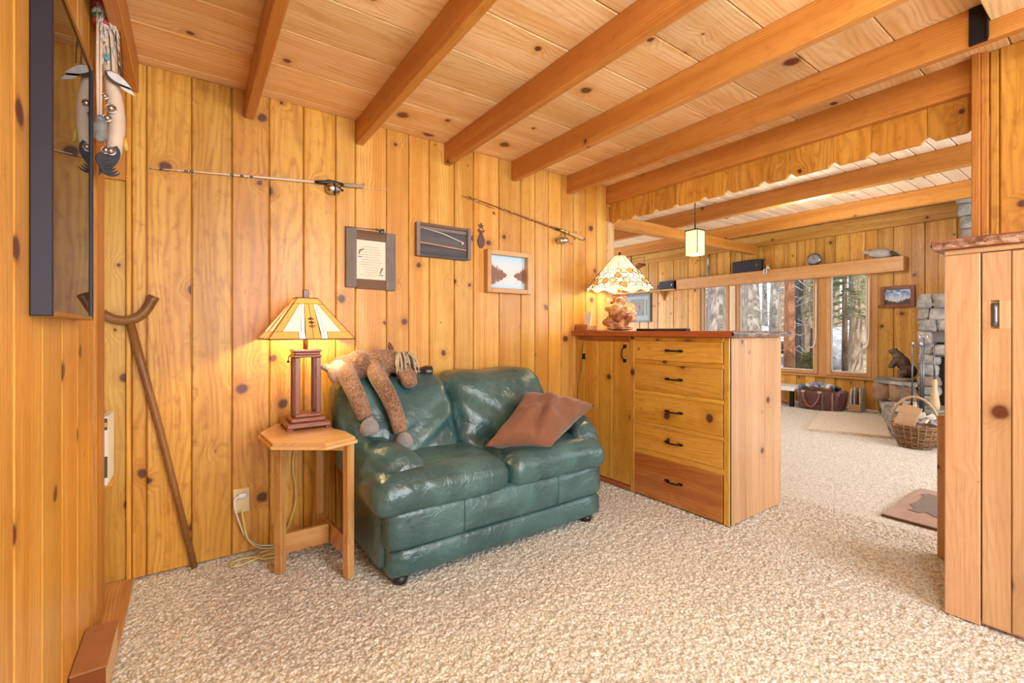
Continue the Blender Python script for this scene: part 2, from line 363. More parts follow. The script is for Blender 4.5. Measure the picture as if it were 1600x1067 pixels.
class MB:
    def __init__(s): s.v = []; s.f = []; s.sm = []; s.uv = {}
    def add(s, verts, faces, smooth=False):
        b = len(s.v); s.v += [tuple(q) for q in verts]
        for f in faces: s.f.append(tuple(b+i for i in f)); s.sm.append(smooth)
        return b
    def box(s, x0, x1, y0, y1, z0, z1, ch=0.003):
        x0, x1 = min(x0, x1), max(x0, x1); y0, y1 = min(y0, y1), max(y0, y1); z0, z1 = min(z0, z1), max(z0, z1)
        return s.obox(Matrix.Identity(3), Vector(((x0+x1)/2, (y0+y1)/2, (z0+z1)/2)), (x1-x0)/2, (y1-y0)/2, (z1-z0)/2, ch)
    def obox(s, M, c, hx, hy, hz, ch=0.003):
        """chamfered box: axes = columns of M"""
        ch = min(ch, hx*0.6, hy*0.6, hz*0.6)
        h = (hx, hy, hz); V = []; idx = {}
        for sx in (-1, 1):
            for sy in (-1, 1):
                for sz in (-1, 1):
                    sg = (sx, sy, sz)
                    for a in range(3):      # vertex lying on face a
                        p = [sg[k]*(h[k]-(0 if k == a else ch)) for k in range(3)]
                        idx[(sg, a)] = len(V); V.append(c + M @ Vector(p))
        F = []
        for a in range(3):
            b, d = (a+1) % 3, (a+2) % 3
            for sg in (-1, 1):
                q = []
                for (tb, td) in ((-1, -1), (1, -1), (1, 1), (-1, 1)):
                    k = [0, 0, 0]; k[a] = sg; k[b] = tb; k[d] = td; q.append(idx[(tuple(k), a)])
                F.append(q if sg > 0 else q[::-1])
        for a in range(3):                  # edges along axis a
            b, d = (a+1) % 3, (a+2) % 3
            for tb in (-1, 1):
                for td in (-1, 1):
                    k0 = [0, 0, 0]; k0[a] = -1; k0[b] = tb; k0[d] = td; k1 = list(k0); k1[a] = 1
                    q = [idx[(tuple(k0), b)], idx[(tuple(k1), b)], idx[(tuple(k1), d)], idx[(tuple(k0), d)]]
                    F.append(q if tb*td < 0 else q[::-1])
        for sx in (-1, 1):
            for sy in (-1, 1):
                for sz in (-1, 1):
                    q = [idx[((sx, sy, sz), a)] for a in range(3)]
                    F.append(q if sx*sy*sz > 0 else q[::-1])
        return s.add(V, F)
    def bar(s, p, q, wx, wz, up=(0, 0, 1), ch=0.002):
        p, q = Vector(p), Vector(q); d = (q-p); L = d.length; d.normalize()
        upv = Vector(up); x = d.cross(upv)
        if x.length < 1e-4: x = d.cross(Vector((1, 0, 0)))
        x.normalize(); z = x.cross(d)
        M = Matrix((x, d, z)).transposed()
        return s.obox(M, (p+q)/2, wx/2, L/2, wz/2, ch)
    def prism(s, poly, z0, z1, ch=0.0):
        n = len(poly); V = [(x, y, z0) for x, y in poly]+[(x, y, z1) for x, y in poly]
        F = [tuple(range(n-1, -1, -1)), tuple(range(n, 2*n))]+[(i, (i+1) % n, n+(i+1) % n, n+i) for i in range(n)]
        return s.add(V, F)
    def extrude(s, pts, off):
        """closed 3D outline pushed by off (thickness)"""
        n = len(pts); off = Vector(off); V = [Vector(q) for q in pts]+[Vector(q)+off for q in pts]
        F = [tuple(range(n)), tuple(range(2*n-1, n-1, -1))]+[((i+1) % n, i, n+i, n+(i+1) % n) for i in range(n)]
        return s.add(V, F)
    def tube(s, path, rad, n=8, cap=True, flat=1.0):
        path = [Vector(q) for q in path]; m = len(path)
        if not hasattr(rad, '__len__'): rad = [rad]*m
        V = []; prev = None
        for i, q in enumerate(path):
            d = (path[min(i+1, m-1)]-path[max(i-1, 0)]).normalized()
            if prev is None:
                a = Vector((0, 0, 1)) if abs(d.z) < 0.9 else Vector((1, 0, 0))
                x = d.cross(a).normalized()
            else:
                x = prev-d*prev.dot(d)
                x = x.normalized() if x.length > 1e-6 else d.orthogonal().normalized()
            prev = x; y = d.cross(x)
            for k in range(n):
                a = 2*math.pi*k/n; V.append(q+(x*math.cos(a)+y*math.sin(a)*flat)*rad[i])
        F = [(i*n+k, i*n+(k+1) % n, (i+1)*n+(k+1) % n, (i+1)*n+k) for i in range(m-1) for k in range(n)]
        if cap: F += [tuple(range(n-1, -1, -1)), tuple((m-1)*n+k for k in range(n))]
        return s.add(V, F, True)
    def lathe(s, prof, c, n=20, M=None, cap=True):
        V = []; c = Vector(c)
        for r, z in prof:
            for k in range(n):
                a = 2*math.pi*k/n; q = Vector((r*math.cos(a), r*math.sin(a), z)); V.append(c+(M @ q if M else q))
        m = len(prof)
        F = [(i*n+k, i*n+(k+1) % n, (i+1)*n+(k+1) % n, (i+1)*n+k) for i in range(m-1) for k in range(n)]
        if cap: F += [tuple(range(n-1, -1, -1)), tuple((m-1)*n+k for k in range(n))]
        return s.add(V, F, True)
    def ball(s, c, rx, ry=None, rz=None, n=12, m=8, M=None, fn=None):
        ry = ry or rx; rz = rz or rx; c = Vector(c); V = []
        for i in range(m+1):
            p = math.pi*i/m
            for k in range(n):
                a = 2*math.pi*k/n
                q = Vector((rx*math.sin(p)*math.cos(a), ry*math.sin(p)*math.sin(a), -rz*math.cos(p)))
                if fn: q = fn(q)
                V.append(c+(M @ q if M else q))
        F = [(i*n+k, i*n+(k+1) % n, (i+1)*n+(k+1) % n, (i+1)*n+k) for i in range(m) for k in range(n)]
        return s.add(V, F, True)
    def rbox(s, c, hx, hy, hz, r, n=10, fn=None):
        """rounded box from a cube grid; fn(p, unit) reshapes each point (world), unit = -1..1 box coordinates"""
        c = Vector(c); vid = {}; V = []; F = []
        def pt(i, j, k):
            key = (i, j, k)
            if key not in vid:
                uvw = Vector((2*i/n-1, 2*j/n-1, 2*k/n-1))
                p = Vector((uvw.x*hx, uvw.y*hy, uvw.z*hz))
                inn = Vector((max(-hx+r, min(hx-r, p.x)), max(-hy+r, min(hy-r, p.y)), max(-hz+r, min(hz-r, p.z))))
                d = p-inn
                if d.length > 1e-9: p = inn+d.normalized()*r
                p = p+c
                if fn: p = fn(p, uvw)
                vid[key] = len(V); V.append(p)
            return vid[key]
        for a in range(n):
            for b in range(n):
                for (w0, flip) in ((0, True), (n, False)):
                    for ax in range(3):
                        def k(x, y):
                            q = [0, 0, 0]; q[ax] = w0; q[(ax+1) % 3] = x; q[(ax+2) % 3] = y; return pt(*q)
                        q = [k(a, b), k(a+1, b), k(a+1, b+1), k(a, b+1)]
                        F.append(q[::-1] if flip else q)
        return s.add(V, F, True)
    def build(s, name, mat, parent=None, axis=2, org=None, label=None, cat=None, group=None, kind=None, uvfix=None, mods=None):
        if parent is not None: org = ORG[parent]
        elif org is None:
            xs = [q[0] for q in s.v]; ys = [q[1] for q in s.v]; zs = [q[2] for q in s.v]
            org = Vector(((min(xs)+max(xs))/2, (min(ys)+max(ys))/2, min(zs)))
        org = Vector(org)
        me = bpy.data.meshes.new(name)
        me.from_pydata([tuple(Vector(q)-org) for q in s.v], [], s.f)
        me.polygons.foreach_set('use_smooth', s.sm)
        lay = me.uv_layers.new(name='UVMap')
        if uvfix:
            for lp in me.loops: lay.data[lp.index].uv = uvfix(Vector(s.v[lp.vertex_index]))
        else:
            o1, o2 = random.random()*40, random.random()*40
            b, d = [(1, 2), (0, 2), (0, 1)][axis]
            flat = []
            for lp in me.loops:
                q = s.v[lp.vertex_index]; flat += [q[axis]+o1, q[b]+q[d]+o2]
            lay.data.foreach_set('uv', flat)
        me.materials.append(MATS[mat])
        o = bpy.data.objects.new(name, me); COL.objects.link(o)
        if parent is not None: o.parent = parent
        else: o.location = org
        ORG[o] = org
        for mname, mt, kw in (mods or []):
            md = o.modifiers.new(mname, mt)
            for k, v in kw.items(): setattr(md, k, v)
        return tag(o, label, cat, group, kind)

def bx(name, b, mat, parent=None, axis=2, ch=0.003, **kw):
    m = MB(); m.box(*b, ch); return m.build(name, mat, parent, axis, **kw)
def arc(c, r, a0, a1, n, ax='xz'):
    out = []
    for i in range(n+1):
        a = R(a0+(a1-a0)*i/n); p = [c[0], c[1], c[2]]
        p['xyz'.index(ax[0])] += r*math.cos(a); p['xyz'.index(ax[1])] += r*math.sin(a); out.append(tuple(p))
    return out
def smooth_path(pts, n=6):
    P = [Vector(q) for q in pts]; out = []
    for i in range(len(P)-1):
        p0, p1, p2, p3 = P[max(i-1, 0)], P[i], P[i+1], P[min(i+2, len(P)-1)]
        for k in range(n):
            t = k/n; out.append(0.5*((2*p1)+(-p0+p2)*t+(2*p0-5*p1+4*p2-p3)*t*t+(-p0+3*p1-3*p2+p3)*t**3))
    return out+[P[-1]]
def nz(p, s=1.0): return noise.noise(Vector(p)*s)
# ------------------------------------------------------------ THE SHELL
WY = 2.605            # main room back wall
CZ = 2.295            # main room ceiling
LZ = 2.69             # living room ceiling
FX = 7.70             # living room window wall
LX = -0.288           # left wall

# floor: carpet with a real pile relief where it is near
def build_floor():
    me = bpy.data.meshes.new('floor')
    x0, x1, y0, y1, st = -0.205, 3.25, 0.12, 2.60, 0.0072
    nx, ny = int((x1-x0)/st), int((y1-y0)/st)
    rnd = random.Random(3)
    h = [[rnd.random() for _ in range(ny+1)] for _ in range(nx+1)]
    V = []
    for i in range(nx+1):
        hi = h[i]; hm = h[max(i-1, 0)]
        for j in range(ny+1):
            e = i in (0, nx) or j in (0, ny)
            z = -0.006 if e else -0.014*(0.55*hi[j]+0.25*hm[j]+0.2*hi[j-1])+0.0015
            V.append((x0+(x1-x0)*i/nx+(0 if e else (hi[j]-0.5)*0.004), y0+(y1-y0)*j/ny+(0 if e else (hm[j]-0.5)*0.004), z))
    F = [(i*(ny+1)+j, (i+1)*(ny+1)+j, (i+1)*(ny+1)+j+1, i*(ny+1)+j+1) for i in range(nx) for j in range(ny)]
    b = len(V); X0, X1, Y0, Y1 = -1.0, FX, -2.3, 8.1; zf = -0.006
    for (a0, a1, c0, c1) in ((X0, X1, Y0, y0), (X0, x0, y0, y1), (x1, X1, y0, y1), (X0, X1, y1, Y1)):
        k = len(V); V += [(a0, c0, zf), (a1, c0, zf), (a1, c1, zf), (a0, c1, zf)]; F.append((k, k+1, k+2, k+3))
    me.from_pydata(V, [], F); me.polygons.foreach_set('use_smooth', [True]*len(F))
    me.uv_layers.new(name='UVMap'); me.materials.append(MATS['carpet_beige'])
    o = bpy.data.objects.new('floor', me); COL.objects.link(o); ORG[o] = Vector((0, 0, 0))
    tag(o, 'shaggy beige wall-to-wall carpet covering both rooms', 'floor', kind='structure')
    return o
floor = build_floor()

# ceiling of the main room: boards along X over beams along Y
ceiling = empty('ceiling', (1.2, 0.2, CZ), 'low board ceiling of knotty pine with exposed joists', 'ceiling', kind='structure')
bx('roof_deck', (-1.6, FX+1.3, -3.4, 9.2, LZ+0.05, LZ+0.13), 'beam_wood', ceiling, 0)  # unseen slab with long eaves, added to block the sun
bx('roof_deck', (-1.0, 2.84, -2.3, WY+0.1, CZ+0.022, CZ+0.05), 'beam_wood', ceiling, 0)
y = WY+0.09-0.165
edges = [WY+0.02, 2.535]+[2.535-0.2745*k for k in range(1, 18)]
for a, b in zip(edges[:-1], edges[1:]):
    if b < -2.2: break
    bx('ceiling_board', (-1.0, 2.84, b+0.0015, a-0.0015, CZ, CZ+0.02), 'pine_ceiling', ceiling, 0, 0.004)
for X in (-0.235, 0.214, 0.758, 1.311, 1.837, 2.36):
    bx('ceiling_beam', (X, X+0.042, -2.2, WY, 2.158, CZ), 'beam_wood', ceiling, 1, 0.003)
bx('cross_joist', (1.879, 2.36, 0.248, 0.338, 2.222, CZ), 'pine_ceiling', ceiling, 0, 0.003)
hg = bx('joist_hanger', (2.352, 2.3605, 0.343, 0.392, 2.154, 2.292), 'black_iron', ceiling, 2, 0.001)
m = MB(); m.box(2.335, 2.3525, 0.339, 0.345, 2.16, 2.292, 0.001); m.build('hanger_flange', 'black_iron', hg)

# back wall of vertical knotty boards
wall_back = bx('wall_back', (-1.0, 2.80, WY+0.014, WY+0.13, 0, LZ), 'red_cedar', None, 2, label='back wall of vertical knotty pine boards with dark grooves', cat='wall', kind='structure')
E = [-0.219, -0.167, -0.002, 0.159, 0.323, 0.485, 0.650, 0.756, 0.937, 1.076, 1.211, 1.386, 1.529, 1.734, 1.921, 2.049, 2.178, 2.303, 2.429, 2.56, 2.683, 2.80]
for a, b in zip(E[:-1], E[1:]):
    bx('wall_board', (a+0.0016, b-0.0016, WY, WY+0.02, 0, CZ), 'pine_wall' if b < 0.7 else 'pine_wall_light', wall_back, 2, 0.005)
# the recess at the left end: a flush board panel with a head board
for a, b in ((-1.0, -0.62), (-0.62, -0.322), (-0.322, -0.236)):
    bx('wall_board', (a+0.001, b-0.001, WY+0.008, WY+0.02, 0, 1.76), 'pine_left', wall_back, 2, 0.003)
bx('head_board', (-1.0, -0.236, WY-0.006, WY+0.02, 1.76, CZ), 'beam_wood', wall_back, 2)
bx('corner_strip', (-0.236, -0.219, WY-0.012, WY+0.02, 0, CZ), 'pine_left', wall_back, 2, 0.004)

# left wall
wall_left = bx('wall_left', (LX-0.12, LX-0.014, -2.2, 2.36, 0, CZ), 'red_cedar', None, 2, label='left wall of vertical pine boards beside the camera', cat='wall', kind='structure')
EL = [-2.2+0.21*k for k in range(16)]+[1.13, 1.302, 1.509, 1.708, 1.91, 2.10, 2.19]
for a, b in zip(EL[:-1], EL[1:]):
    if b-a > 0.02: bx('wall_board', (LX-0.016, LX, a+0.0016, b-0.0016, 0, CZ), 'pine_left', wall_left, 2, 0.005)
bx('trim_1', (LX-0.12, LX+0.008, 2.19, 2.372, 0, CZ), 'beam_wood', None, 2, 0.004, label='reddish vertical casing board at the far end of the left wall', cat='trim', kind='structure')
bx('wall_recess', (-1.02, -1.0, 2.0, WY+0.1, 0, CZ), 'pine_left', None, 2, label='pine end wall of the shallow recess', cat='wall', kind='structure')
bx('trim_2', (-0.8, -0.208, 1.15, WY, -0.006, 0.010), 'oak', None, 1, 0.003, label='flat oak threshold board along the foot of the left wall', cat='trim', kind='structure')

# rear wall behind the camera, with a wide opening added for the fill light
wr = bx('wall_rear', (-1.0, -0.15, -2.32, -2.2, 0, CZ), 'pine_wall', None, 2, label='pine wall behind the camera around a wide window', cat='wall', kind='structure')
for b in ((2.25, 2.9, -2.32, -2.2, 0, CZ), (-0.15, 2.25, -2.32, -2.2, 0, 0.5), (-0.15, 2.25, -2.32, -2.2, 2.18, CZ)):
    bx('wall_panel', b, 'pine_wall', wr, 2)

# partition: header over the bar opening with clipped hanging boards
header = empty('wall_partition', (2.84, 1.5, 0), 'partition header of hanging pine boards with clipped corners over the bar opening', 'wall', kind='structure')
bx('header_beam', (2.795, 2.84, 0.452, WY, 2.150, CZ), 'beam_wood', header, 1, 0.003)
bx('header_backing', (2.862, 2.90, 0.40, WY+0.1, 2.06, LZ), 'pine_far', header, 2)
HJ = [2.605, 2.507, 2.345, 2.146, 1.976, 1.757, 1.590, 1.368, 1.215, 0.998, 0.828, 0.612, 0.452]
for a, b in zip(HJ[:-1], HJ[1:]):
    c = 0.026; zb = 1.992
    pts = [(2.841, a-0.001, 2.29), (2.841, a-0.001, zb+c), (2.841, a-c-0.001, zb), (2.841, b+c+0.001, zb), (2.841, b+0.001, zb+c), (2.841, b+0.001, 2.29)]
    m = MB(); m.extrude(pts, (0.02, 0, 0)); m.build('header_board', 'pine_wall', header, 2)
post = empty('trim_3', (2.85, 2.66, 0), 'rough hewn post at the end of the back wall behind the leaded glass lamp', 'trim', kind='structure')
m = MB(); m.box(2.802, 2.90, 2.605, 2.73, 0, 2.02, 0.008); m.build('post_shaft', 'rough_post', post, 2)
m = MB(); m.box(2.802, 2.875, 2.612, 2.73, 2.02, 2.13, 0.003); m.build('post_neck', 'beam_wood', post, 2)
m = MB(); m.box(2.802, 2.90, 2.605, 2.73, 2.13, LZ, 0.003); m.build('post_head', 'pine_wall', post, 2)
bx('wall_passage', (2.80, 2.90, 2.74, 8.1, 0, LZ), 'pine_far', None, 2, label='pine wall on the near side of the living room behind the bar', cat='wall', kind='structure')

# right hand partition above the built-in cupboard
wall_right = bx('wall_right', (2.80, 2.90, -2.2, 0.40, 0, LZ), 'red_cedar', None, 2, label='right wall of wide pine boards above the cupboard', cat='wall', kind='structure')
ER = [0.402, 0.372, 0.20, 0.0, -0.22, -0.44, -0.68, -0.92, -1.16, -1.4, -1.64, -1.88, -2.2]
for a, b in zip(ER[:-1], ER[1:]):
    bx('wall_board', (2.785, 2.803, b+0.0015, a-0.0015, 1.45 if a > -1 else 0, CZ), 'pine_wall', wall_right, 2, 0.005)
pr = empty('trim_4', (2.80, 0.43, 0), 'reddish corner post between the bar opening and the right wall', 'trim', kind='structure')
bx('post_face', (2.755, 2.90, 0.425, 0.452, 1.45, CZ), 'beam_wood', pr, 2)
bx('post_strip', (2.77, 2.80, 0.402, 0.425, 1.45, CZ), 'beam_wood', pr, 2)

# living room ceiling, beams, tie beam
ceil_far = empty('ceiling_living', (5.2, 3.5, LZ), 'pale board ceiling of the living room with joists and a tie beam', 'ceiling', kind='structure')
yy = -1.6
while yy < 8.05:
    bx('ceiling_board', (2.84, FX, yy+0.003, yy+0.132, LZ, LZ+0.02), 'pine_ceiling_far', ceil_far, 0, 0.006); yy += 0.135
for X in (4.02, 5.34, 6.65):
    bx('ceiling_beam', (X, X+0.09, -1.6, 8.0, 2.505, LZ), 'beam_wood', ceil_far, 1, 0.006)
bx('wall_plate', (FX-0.09, FX, -1.6, 8.0, 2.49, LZ-0.01), 'pine_far', ceil_far, 1, 0.006)
bx('tie_beam', (2.9, FX-0.06, 3.76, 3.86, 2.364, 2.507), 'beam_wood', ceil_far, 0, 0.006)

# far window wall: boards, windows, sill
wf = bx('wall_front', (FX+0.02, FX+0.14, -1.6, 2.19, 0, LZ), 'red_cedar', None, 2, label='far living room wall of pine boards around the windows', cat='wall', kind='structure')
for b in ((FX+0.02, FX+0.14, 4.85, 8.1, 0, LZ), (FX+0.02, FX+0.14, 2.19, 4.85, 0, 0.42), (FX+0.02, FX+0.14, 2.19, 4.85, 1.96, LZ)):
    bx('wall_core', b, 'red_cedar', wf, 2)
rr = random.Random(5); k = 0
for hi, lo, segs in ((8.0, 4.84, [(0, 2.50)]), (4.84, 2.175, [(0, 0.42), (1.94, 2.50)]), (2.175, -1.5, [(0, 2.50)])):
    yy = hi
    while yy > lo+0.005:
        wd = rr.choice((0.10, 0.13, 0.17, 0.19)); a, b = yy, max(lo, yy-wd)
        if b-lo < 0.05: b = lo
        x0 = FX-(0.012 if k % 2 else 0.0)
        for z0, z1 in segs: bx('wall_board', (x0, FX+0.02, b+0.001, a-0.001, z0, z1), 'pine_far', wf, 2, 0.004)
        yy = b; k += 1
bx('trim_5', (FX-0.05, FX+0.10, 2.17, 4.90, 0.415, 0.445), 'frame_pine', None, 1, 0.004, label='long pine window sill ledge under the living room windows', cat='trim', kind='structure')
def window(n, ya, yb, label, z0=0.50, z1=1.92, fw=0.05):
    o = empty('window_%d' % n, (FX, (ya+yb)/2, 0.44), label, 'window', kind='structure')
    for (p, q, r, s) in ((ya-fw, ya, z0-0.05, z1+0.04), (yb, yb+fw, z0-0.05, z1+0.04), (ya, yb, z0-0.05, z0), (ya, yb, z1, z1+0.04)):
        bx('sash_bar', (FX-0.02, FX+0.06, p, q, r, s), 'frame_pine', o, 2 if r < z0 and s > z1 else 1, 0.003)
    for (p, q, r, s) in ((ya, ya+0.016, z0, z1), (yb-0.016, yb, z0, z1), (ya, yb, z0, z0+0.016), (ya, yb, z1-0.016, z1)):
        bx('vinyl_bead', (FX+0.005, FX+0.03, p, q, r, s), 'vinyl_white', o, 2, 0.002)
    bx('pane', (FX+0.015, FX+0.019, ya, yb, z0, z1), 'window_glass', o, 2, 0.0005)
    return o
window(1, 4.335, 4.75, 'narrow living room window left of the pale mullion with a grey trunk beyond')
w2 = window(2, 2.956, 4.095, 'widest living room window with the reddish trunk outside')
w3 = window(3, 2.295, 2.737, 'narrow rightmost living room window with green fir branches beyond')
for (wi, yc) in ((w2, 2.90), (w3, 2.245)):
    m = MB(); m.tube(smooth_path([(FX-0.035, yc+0.02, 1.82), (FX-0.04, yc+0.02, 1.2), (FX-0.045, yc+0.025, 0.95), (FX-0.04, yc+0.06, 0.86), (FX-0.03, yc+0.11, 0.85)]), 0.009, 6)
    m.build('sash_cord', 'white_plastic', wi)
bx('trim_6', (FX-0.03, FX+0.10, 4.165, 4.265, 0.44, 1.97), 'pine_ceiling_far', None, 2, label='pale mullion post between the left and middle windows', cat='trim', kind='structure')
bx('trim_7', (FX-0.01, FX+0.10, 2.79, 2.90, 0.44, 1.97), 'frame_pine', None, 2, label='mullion post between the middle and right windows', cat='trim', kind='structure')
bx('trim_8', (FX-0.02, FX+0.10, 2.17, 2.242, 0.44, 1.97), 'frame_pine', None, 2, label='window casing board at the right end of the windows', cat='trim', kind='structure')
# side walls of the living room with their openings (out of view)
wn = bx('wall_north', (2.9, 3.6, 8.0, 8.1, 0, LZ), 'pine_far', None, 2, label='living room side wall beyond the bar', cat='wall', kind='structure')
for b in ((6.8, FX, 8.0, 8.1, 0, LZ), (3.6, 6.8, 8.0, 8.1, 0, 0.55), (3.6, 6.8, 8.0, 8.1, 2.25, LZ)): bx('wall_panel', b, 'pine_far', wn, 2)
wsd = bx('wall_south', (2.9, 3.5, -1.6, -1.5, 0, LZ), 'pine_far', None, 2, label='living room side wall behind the right cupboard', cat='wall', kind='structure')
for b in ((6.3, FX, -1.6, -1.5, 0, LZ), (3.5, 6.3, -1.6, -1.5, 2.25, LZ), (3.5, 6.3, -1.6, -1.5, 0, 0.25)): bx('wall_panel', b, 'pine_far', wsd, 2)

# ------------------------------------------------------------ BAR CABINET
CX, CY = 2.46, 1.367
cab = empty('bar_cabinet', (2.77, 1.98, 0), 'tall pine bar cabinet with five drawers and a plank door', 'cabinet')
bx('carcass', (CX+0.02, 3.06, CY+0.02, WY-0.005, 0.0, 1.062), 'pine_cabinet', cab, 2)
bx('corner_stile', (CX, CX+0.022, CY, 1.402, 0, 1.062), 'pine_cabinet', cab, 2)
bx('centre_stile', (CX-0.003, CX+0.02, 2.034, 2.069, 0, 1.045), 'pine_cabinet', cab, 2)
bx('wall_stile', (CX, CX+0.02, 2.515, WY-0.002, 0, 1.062), 'pine_cabinet', cab, 2)
bx('top_rail', (CX, CX+0.02, 1.402, 2.034, 1.036, 1.062), 'pine_cabinet', cab, 1)
bx('door_rail', (CX-0.004, CX+0.02, 2.069, 2.575, 1.030, 1.063), 'red_cedar', cab, 1)
bx('toe_board', (CX-0.004, CX+0.02, 2.069, 2.515, 0, 0.03), 'red_cedar', cab, 1)
zs = [(0.911, 1.034, 'pine_cabinet'), (0.707, 0.881, 'pine_cabinet'), (0.500, 0.678, 'pine_cabinet'), (0.316, 0.472, 'pine_cabinet'), (0.006, 0.280, 'drawer_red')]
for (z0, z1) in ((0.883, 0.909), (0.680, 0.705), (0.474, 0.498), (0.282, 0.314)):
    bx('drawer_rail', (CX-0.0015, CX+0.02, 1.402, 2.034, z0, z1), 'pine_cabinet', cab, 1, 0.0015)
def pull(parent, yc, zc, vert=False):
    m = MB(); x = CX-0.006
    def P(a, b, off): return (x+off, yc+(b if vert else a), zc+(a if vert else b))
    for sg in (-1, 1):
        c = 0.047*sg
        pts = [(c+0.022*sg, 0), (c+0.006*sg, 0.009), (c-0.004*sg, 0.005), (c-0.012*sg, 0.009), (c-0.016*sg, 0), (c-0.012*sg, -0.009), (c-0.004*sg, -0.005), (c+0.006*sg, -0.009)]
        m.extrude([P(a, b, 0.004) for a, b in pts], (-0.004, 0, 0))
    m.tube(smooth_path([P(-0.045, 0, 0.002), P(-0.036, 0, -0.018), P(0, 0, -0.024), P(0.036, 0, -0.018), P(0.045, 0, 0.002)], 5), 0.0052, 8)
    return m.build('handle', 'black_iron', parent)
for i, (z0, z1, mt) in enumerate(zs):
    d = bx('drawer', (CX-0.002 if i == 4 else CX+0.001, CX+0.022, 1.408, 2.033, z0-0.001, z1+0.001), mt, cab, 1, 0.0022)
    pull(d, 1.725, (z0+z1)/2+(0.01 if i == 4 else 0.003))
door = bx('door', (CX+0.004, CX+0.02, 2.072, 2.512, 0.034, 1.028), 'red_cedar', cab, 2)
for a, b in ((2.513, 2.370), (2.370, 2.235), (2.235, 2.0715)):
    bx('door_board', (CX+0.0, CX+0.018, b+0.001, a-0.001, 0.034, 1.028), 'pine_cabinet', door, 2, 0.004)
m = MB(); x = CX-0.004
for zc in (0.993, 0.893): m.box(x, x+0.005, 2.102, 2.132, zc-0.012, zc+0.012, 0.002)
m.tube(smooth_path([(x, 2.117, 0.985), (x-0.02, 2.121, 0.972), (x-0.024, 2.123, 0.943), (x-0.02, 2.121, 0.914), (x, 2.117, 0.901)], 5), 0.005, 8)
m.build('door_handle', 'black_iron', door)
for zc in (0.905, 0.14):
    m = MB(); y = 2.520
    for sg in (-1, 1): m.extrude([(x, y+sg*0.004, zc-0.018), (x, y+sg*0.017, zc-0.024), (x, y+sg*0.012, zc), (x, y+sg*0.017, zc+0.024), (x, y+sg*0.004, zc+0.018)], (0.004, 0, 0))
    m.tube([(x-0.001, y, zc-0.02), (x-0.001, y, zc+0.02)], 0.004, 6); m.build('hinge', 'black_iron', door)
for a, b in ((2.462, 2.634), (2.634, 2.861), (2.861, 3.075)):
    bx('end_board', (a+0.001, b-0.001, CY, CY+0.02, 0, 1.062), 'pine_right', cab, 2, 0.004)
for k in range(5):
    bx('back_board', (3.058, 3.076, CY+0.022+0.243*k, CY+0.262+0.243*k, 0, 1.062), 'pine_right', cab, 2, 0.004)
# bar top: a thick slab with the bark left on its end
def slab(name, x0, x1, y0, y1, z0, z1, wav, mat, edge_mat, bark_side, **kw):
    n = 40; mb = MB(); rr = random.Random(11)
    out = []
    def wob(t): return wav*(nz((t*6, 1.3, 0))+0.5*nz((t*17, 4.1, 0)))
    P = []
    for i in range(n+1): P.append((x0+(x1-x0)*i/n, y0+wob(i/n)*(1 if 'y0' in bark_side else 0.2)))
    for i in range(1, n): P.append((x1, y0+(y1-y0)*i/n))
    P.append((x1, y1)); P.append((x0, y1))
    for i in range(n-1, 0, -1): P.append((x0+wob(i/n+3)*(1 if 'x0' in bark_side else 0.15), y0+(y1-y0)*i/n))
    mb.prism(P, z0, z1)
    return mb.build(name, mat, None, 1, **kw), P
top, TP = slab('worktop', 2.405, 3.095, 1.325, WY-0.004, 1.0645, 1.0995, 0.003, 'red_cedar', None, 'y0', label='thick reddish slab bar top lying on the drawer cabinet', cat='counter')
def bark_strip(p0, p1, out, z0, z1, bulge, amp, mat, par, axis, sd):
    p0, p1, out = Vector(p0), Vector(p1), Vector(out); nu = max(12, int((p1-p0).length/0.006)); nv = 8; V = []; F = []
    for i in range(nu+1):
        for j in range(nv+1):
            v = j/nv; b = p0.lerp(p1, i/nu); s = (p1-p0).length*i/nu
            e = bulge*math.sin(math.pi*v)**0.6
            nn = amp*(nz((s*14+sd, v*3, 1))+0.7*nz((s*45+sd, v*7, 2))+0.4*nz((s*110, v*14+sd, 3)))
            q = b+out*(e+(nn*math.sin(math.pi*min(1, max(0, v*1.0+0.0))) if 0 < j < nv else -0.002))
            V.append((q.x, q.y, z0+(z1-z0)*v+0.003*nz((s*20, sd, v*4))))
    for i in range(nu):
        for j in range(nv): F.append((i*(nv+1)+j, (i+1)*(nv+1)+j, (i+1)*(nv+1)+j+1, i*(nv+1)+j+1))
    m = MB(); m.add(V, F, True); return m.build('bark_edge', mat, par, axis)
bark_strip((2.405, 1.326, 0), (3.095, 1.326, 0), (0, -1, 0), 1.064, 1.100, 0.012, 0.012, 'live_edge', top, 0, 1.0)
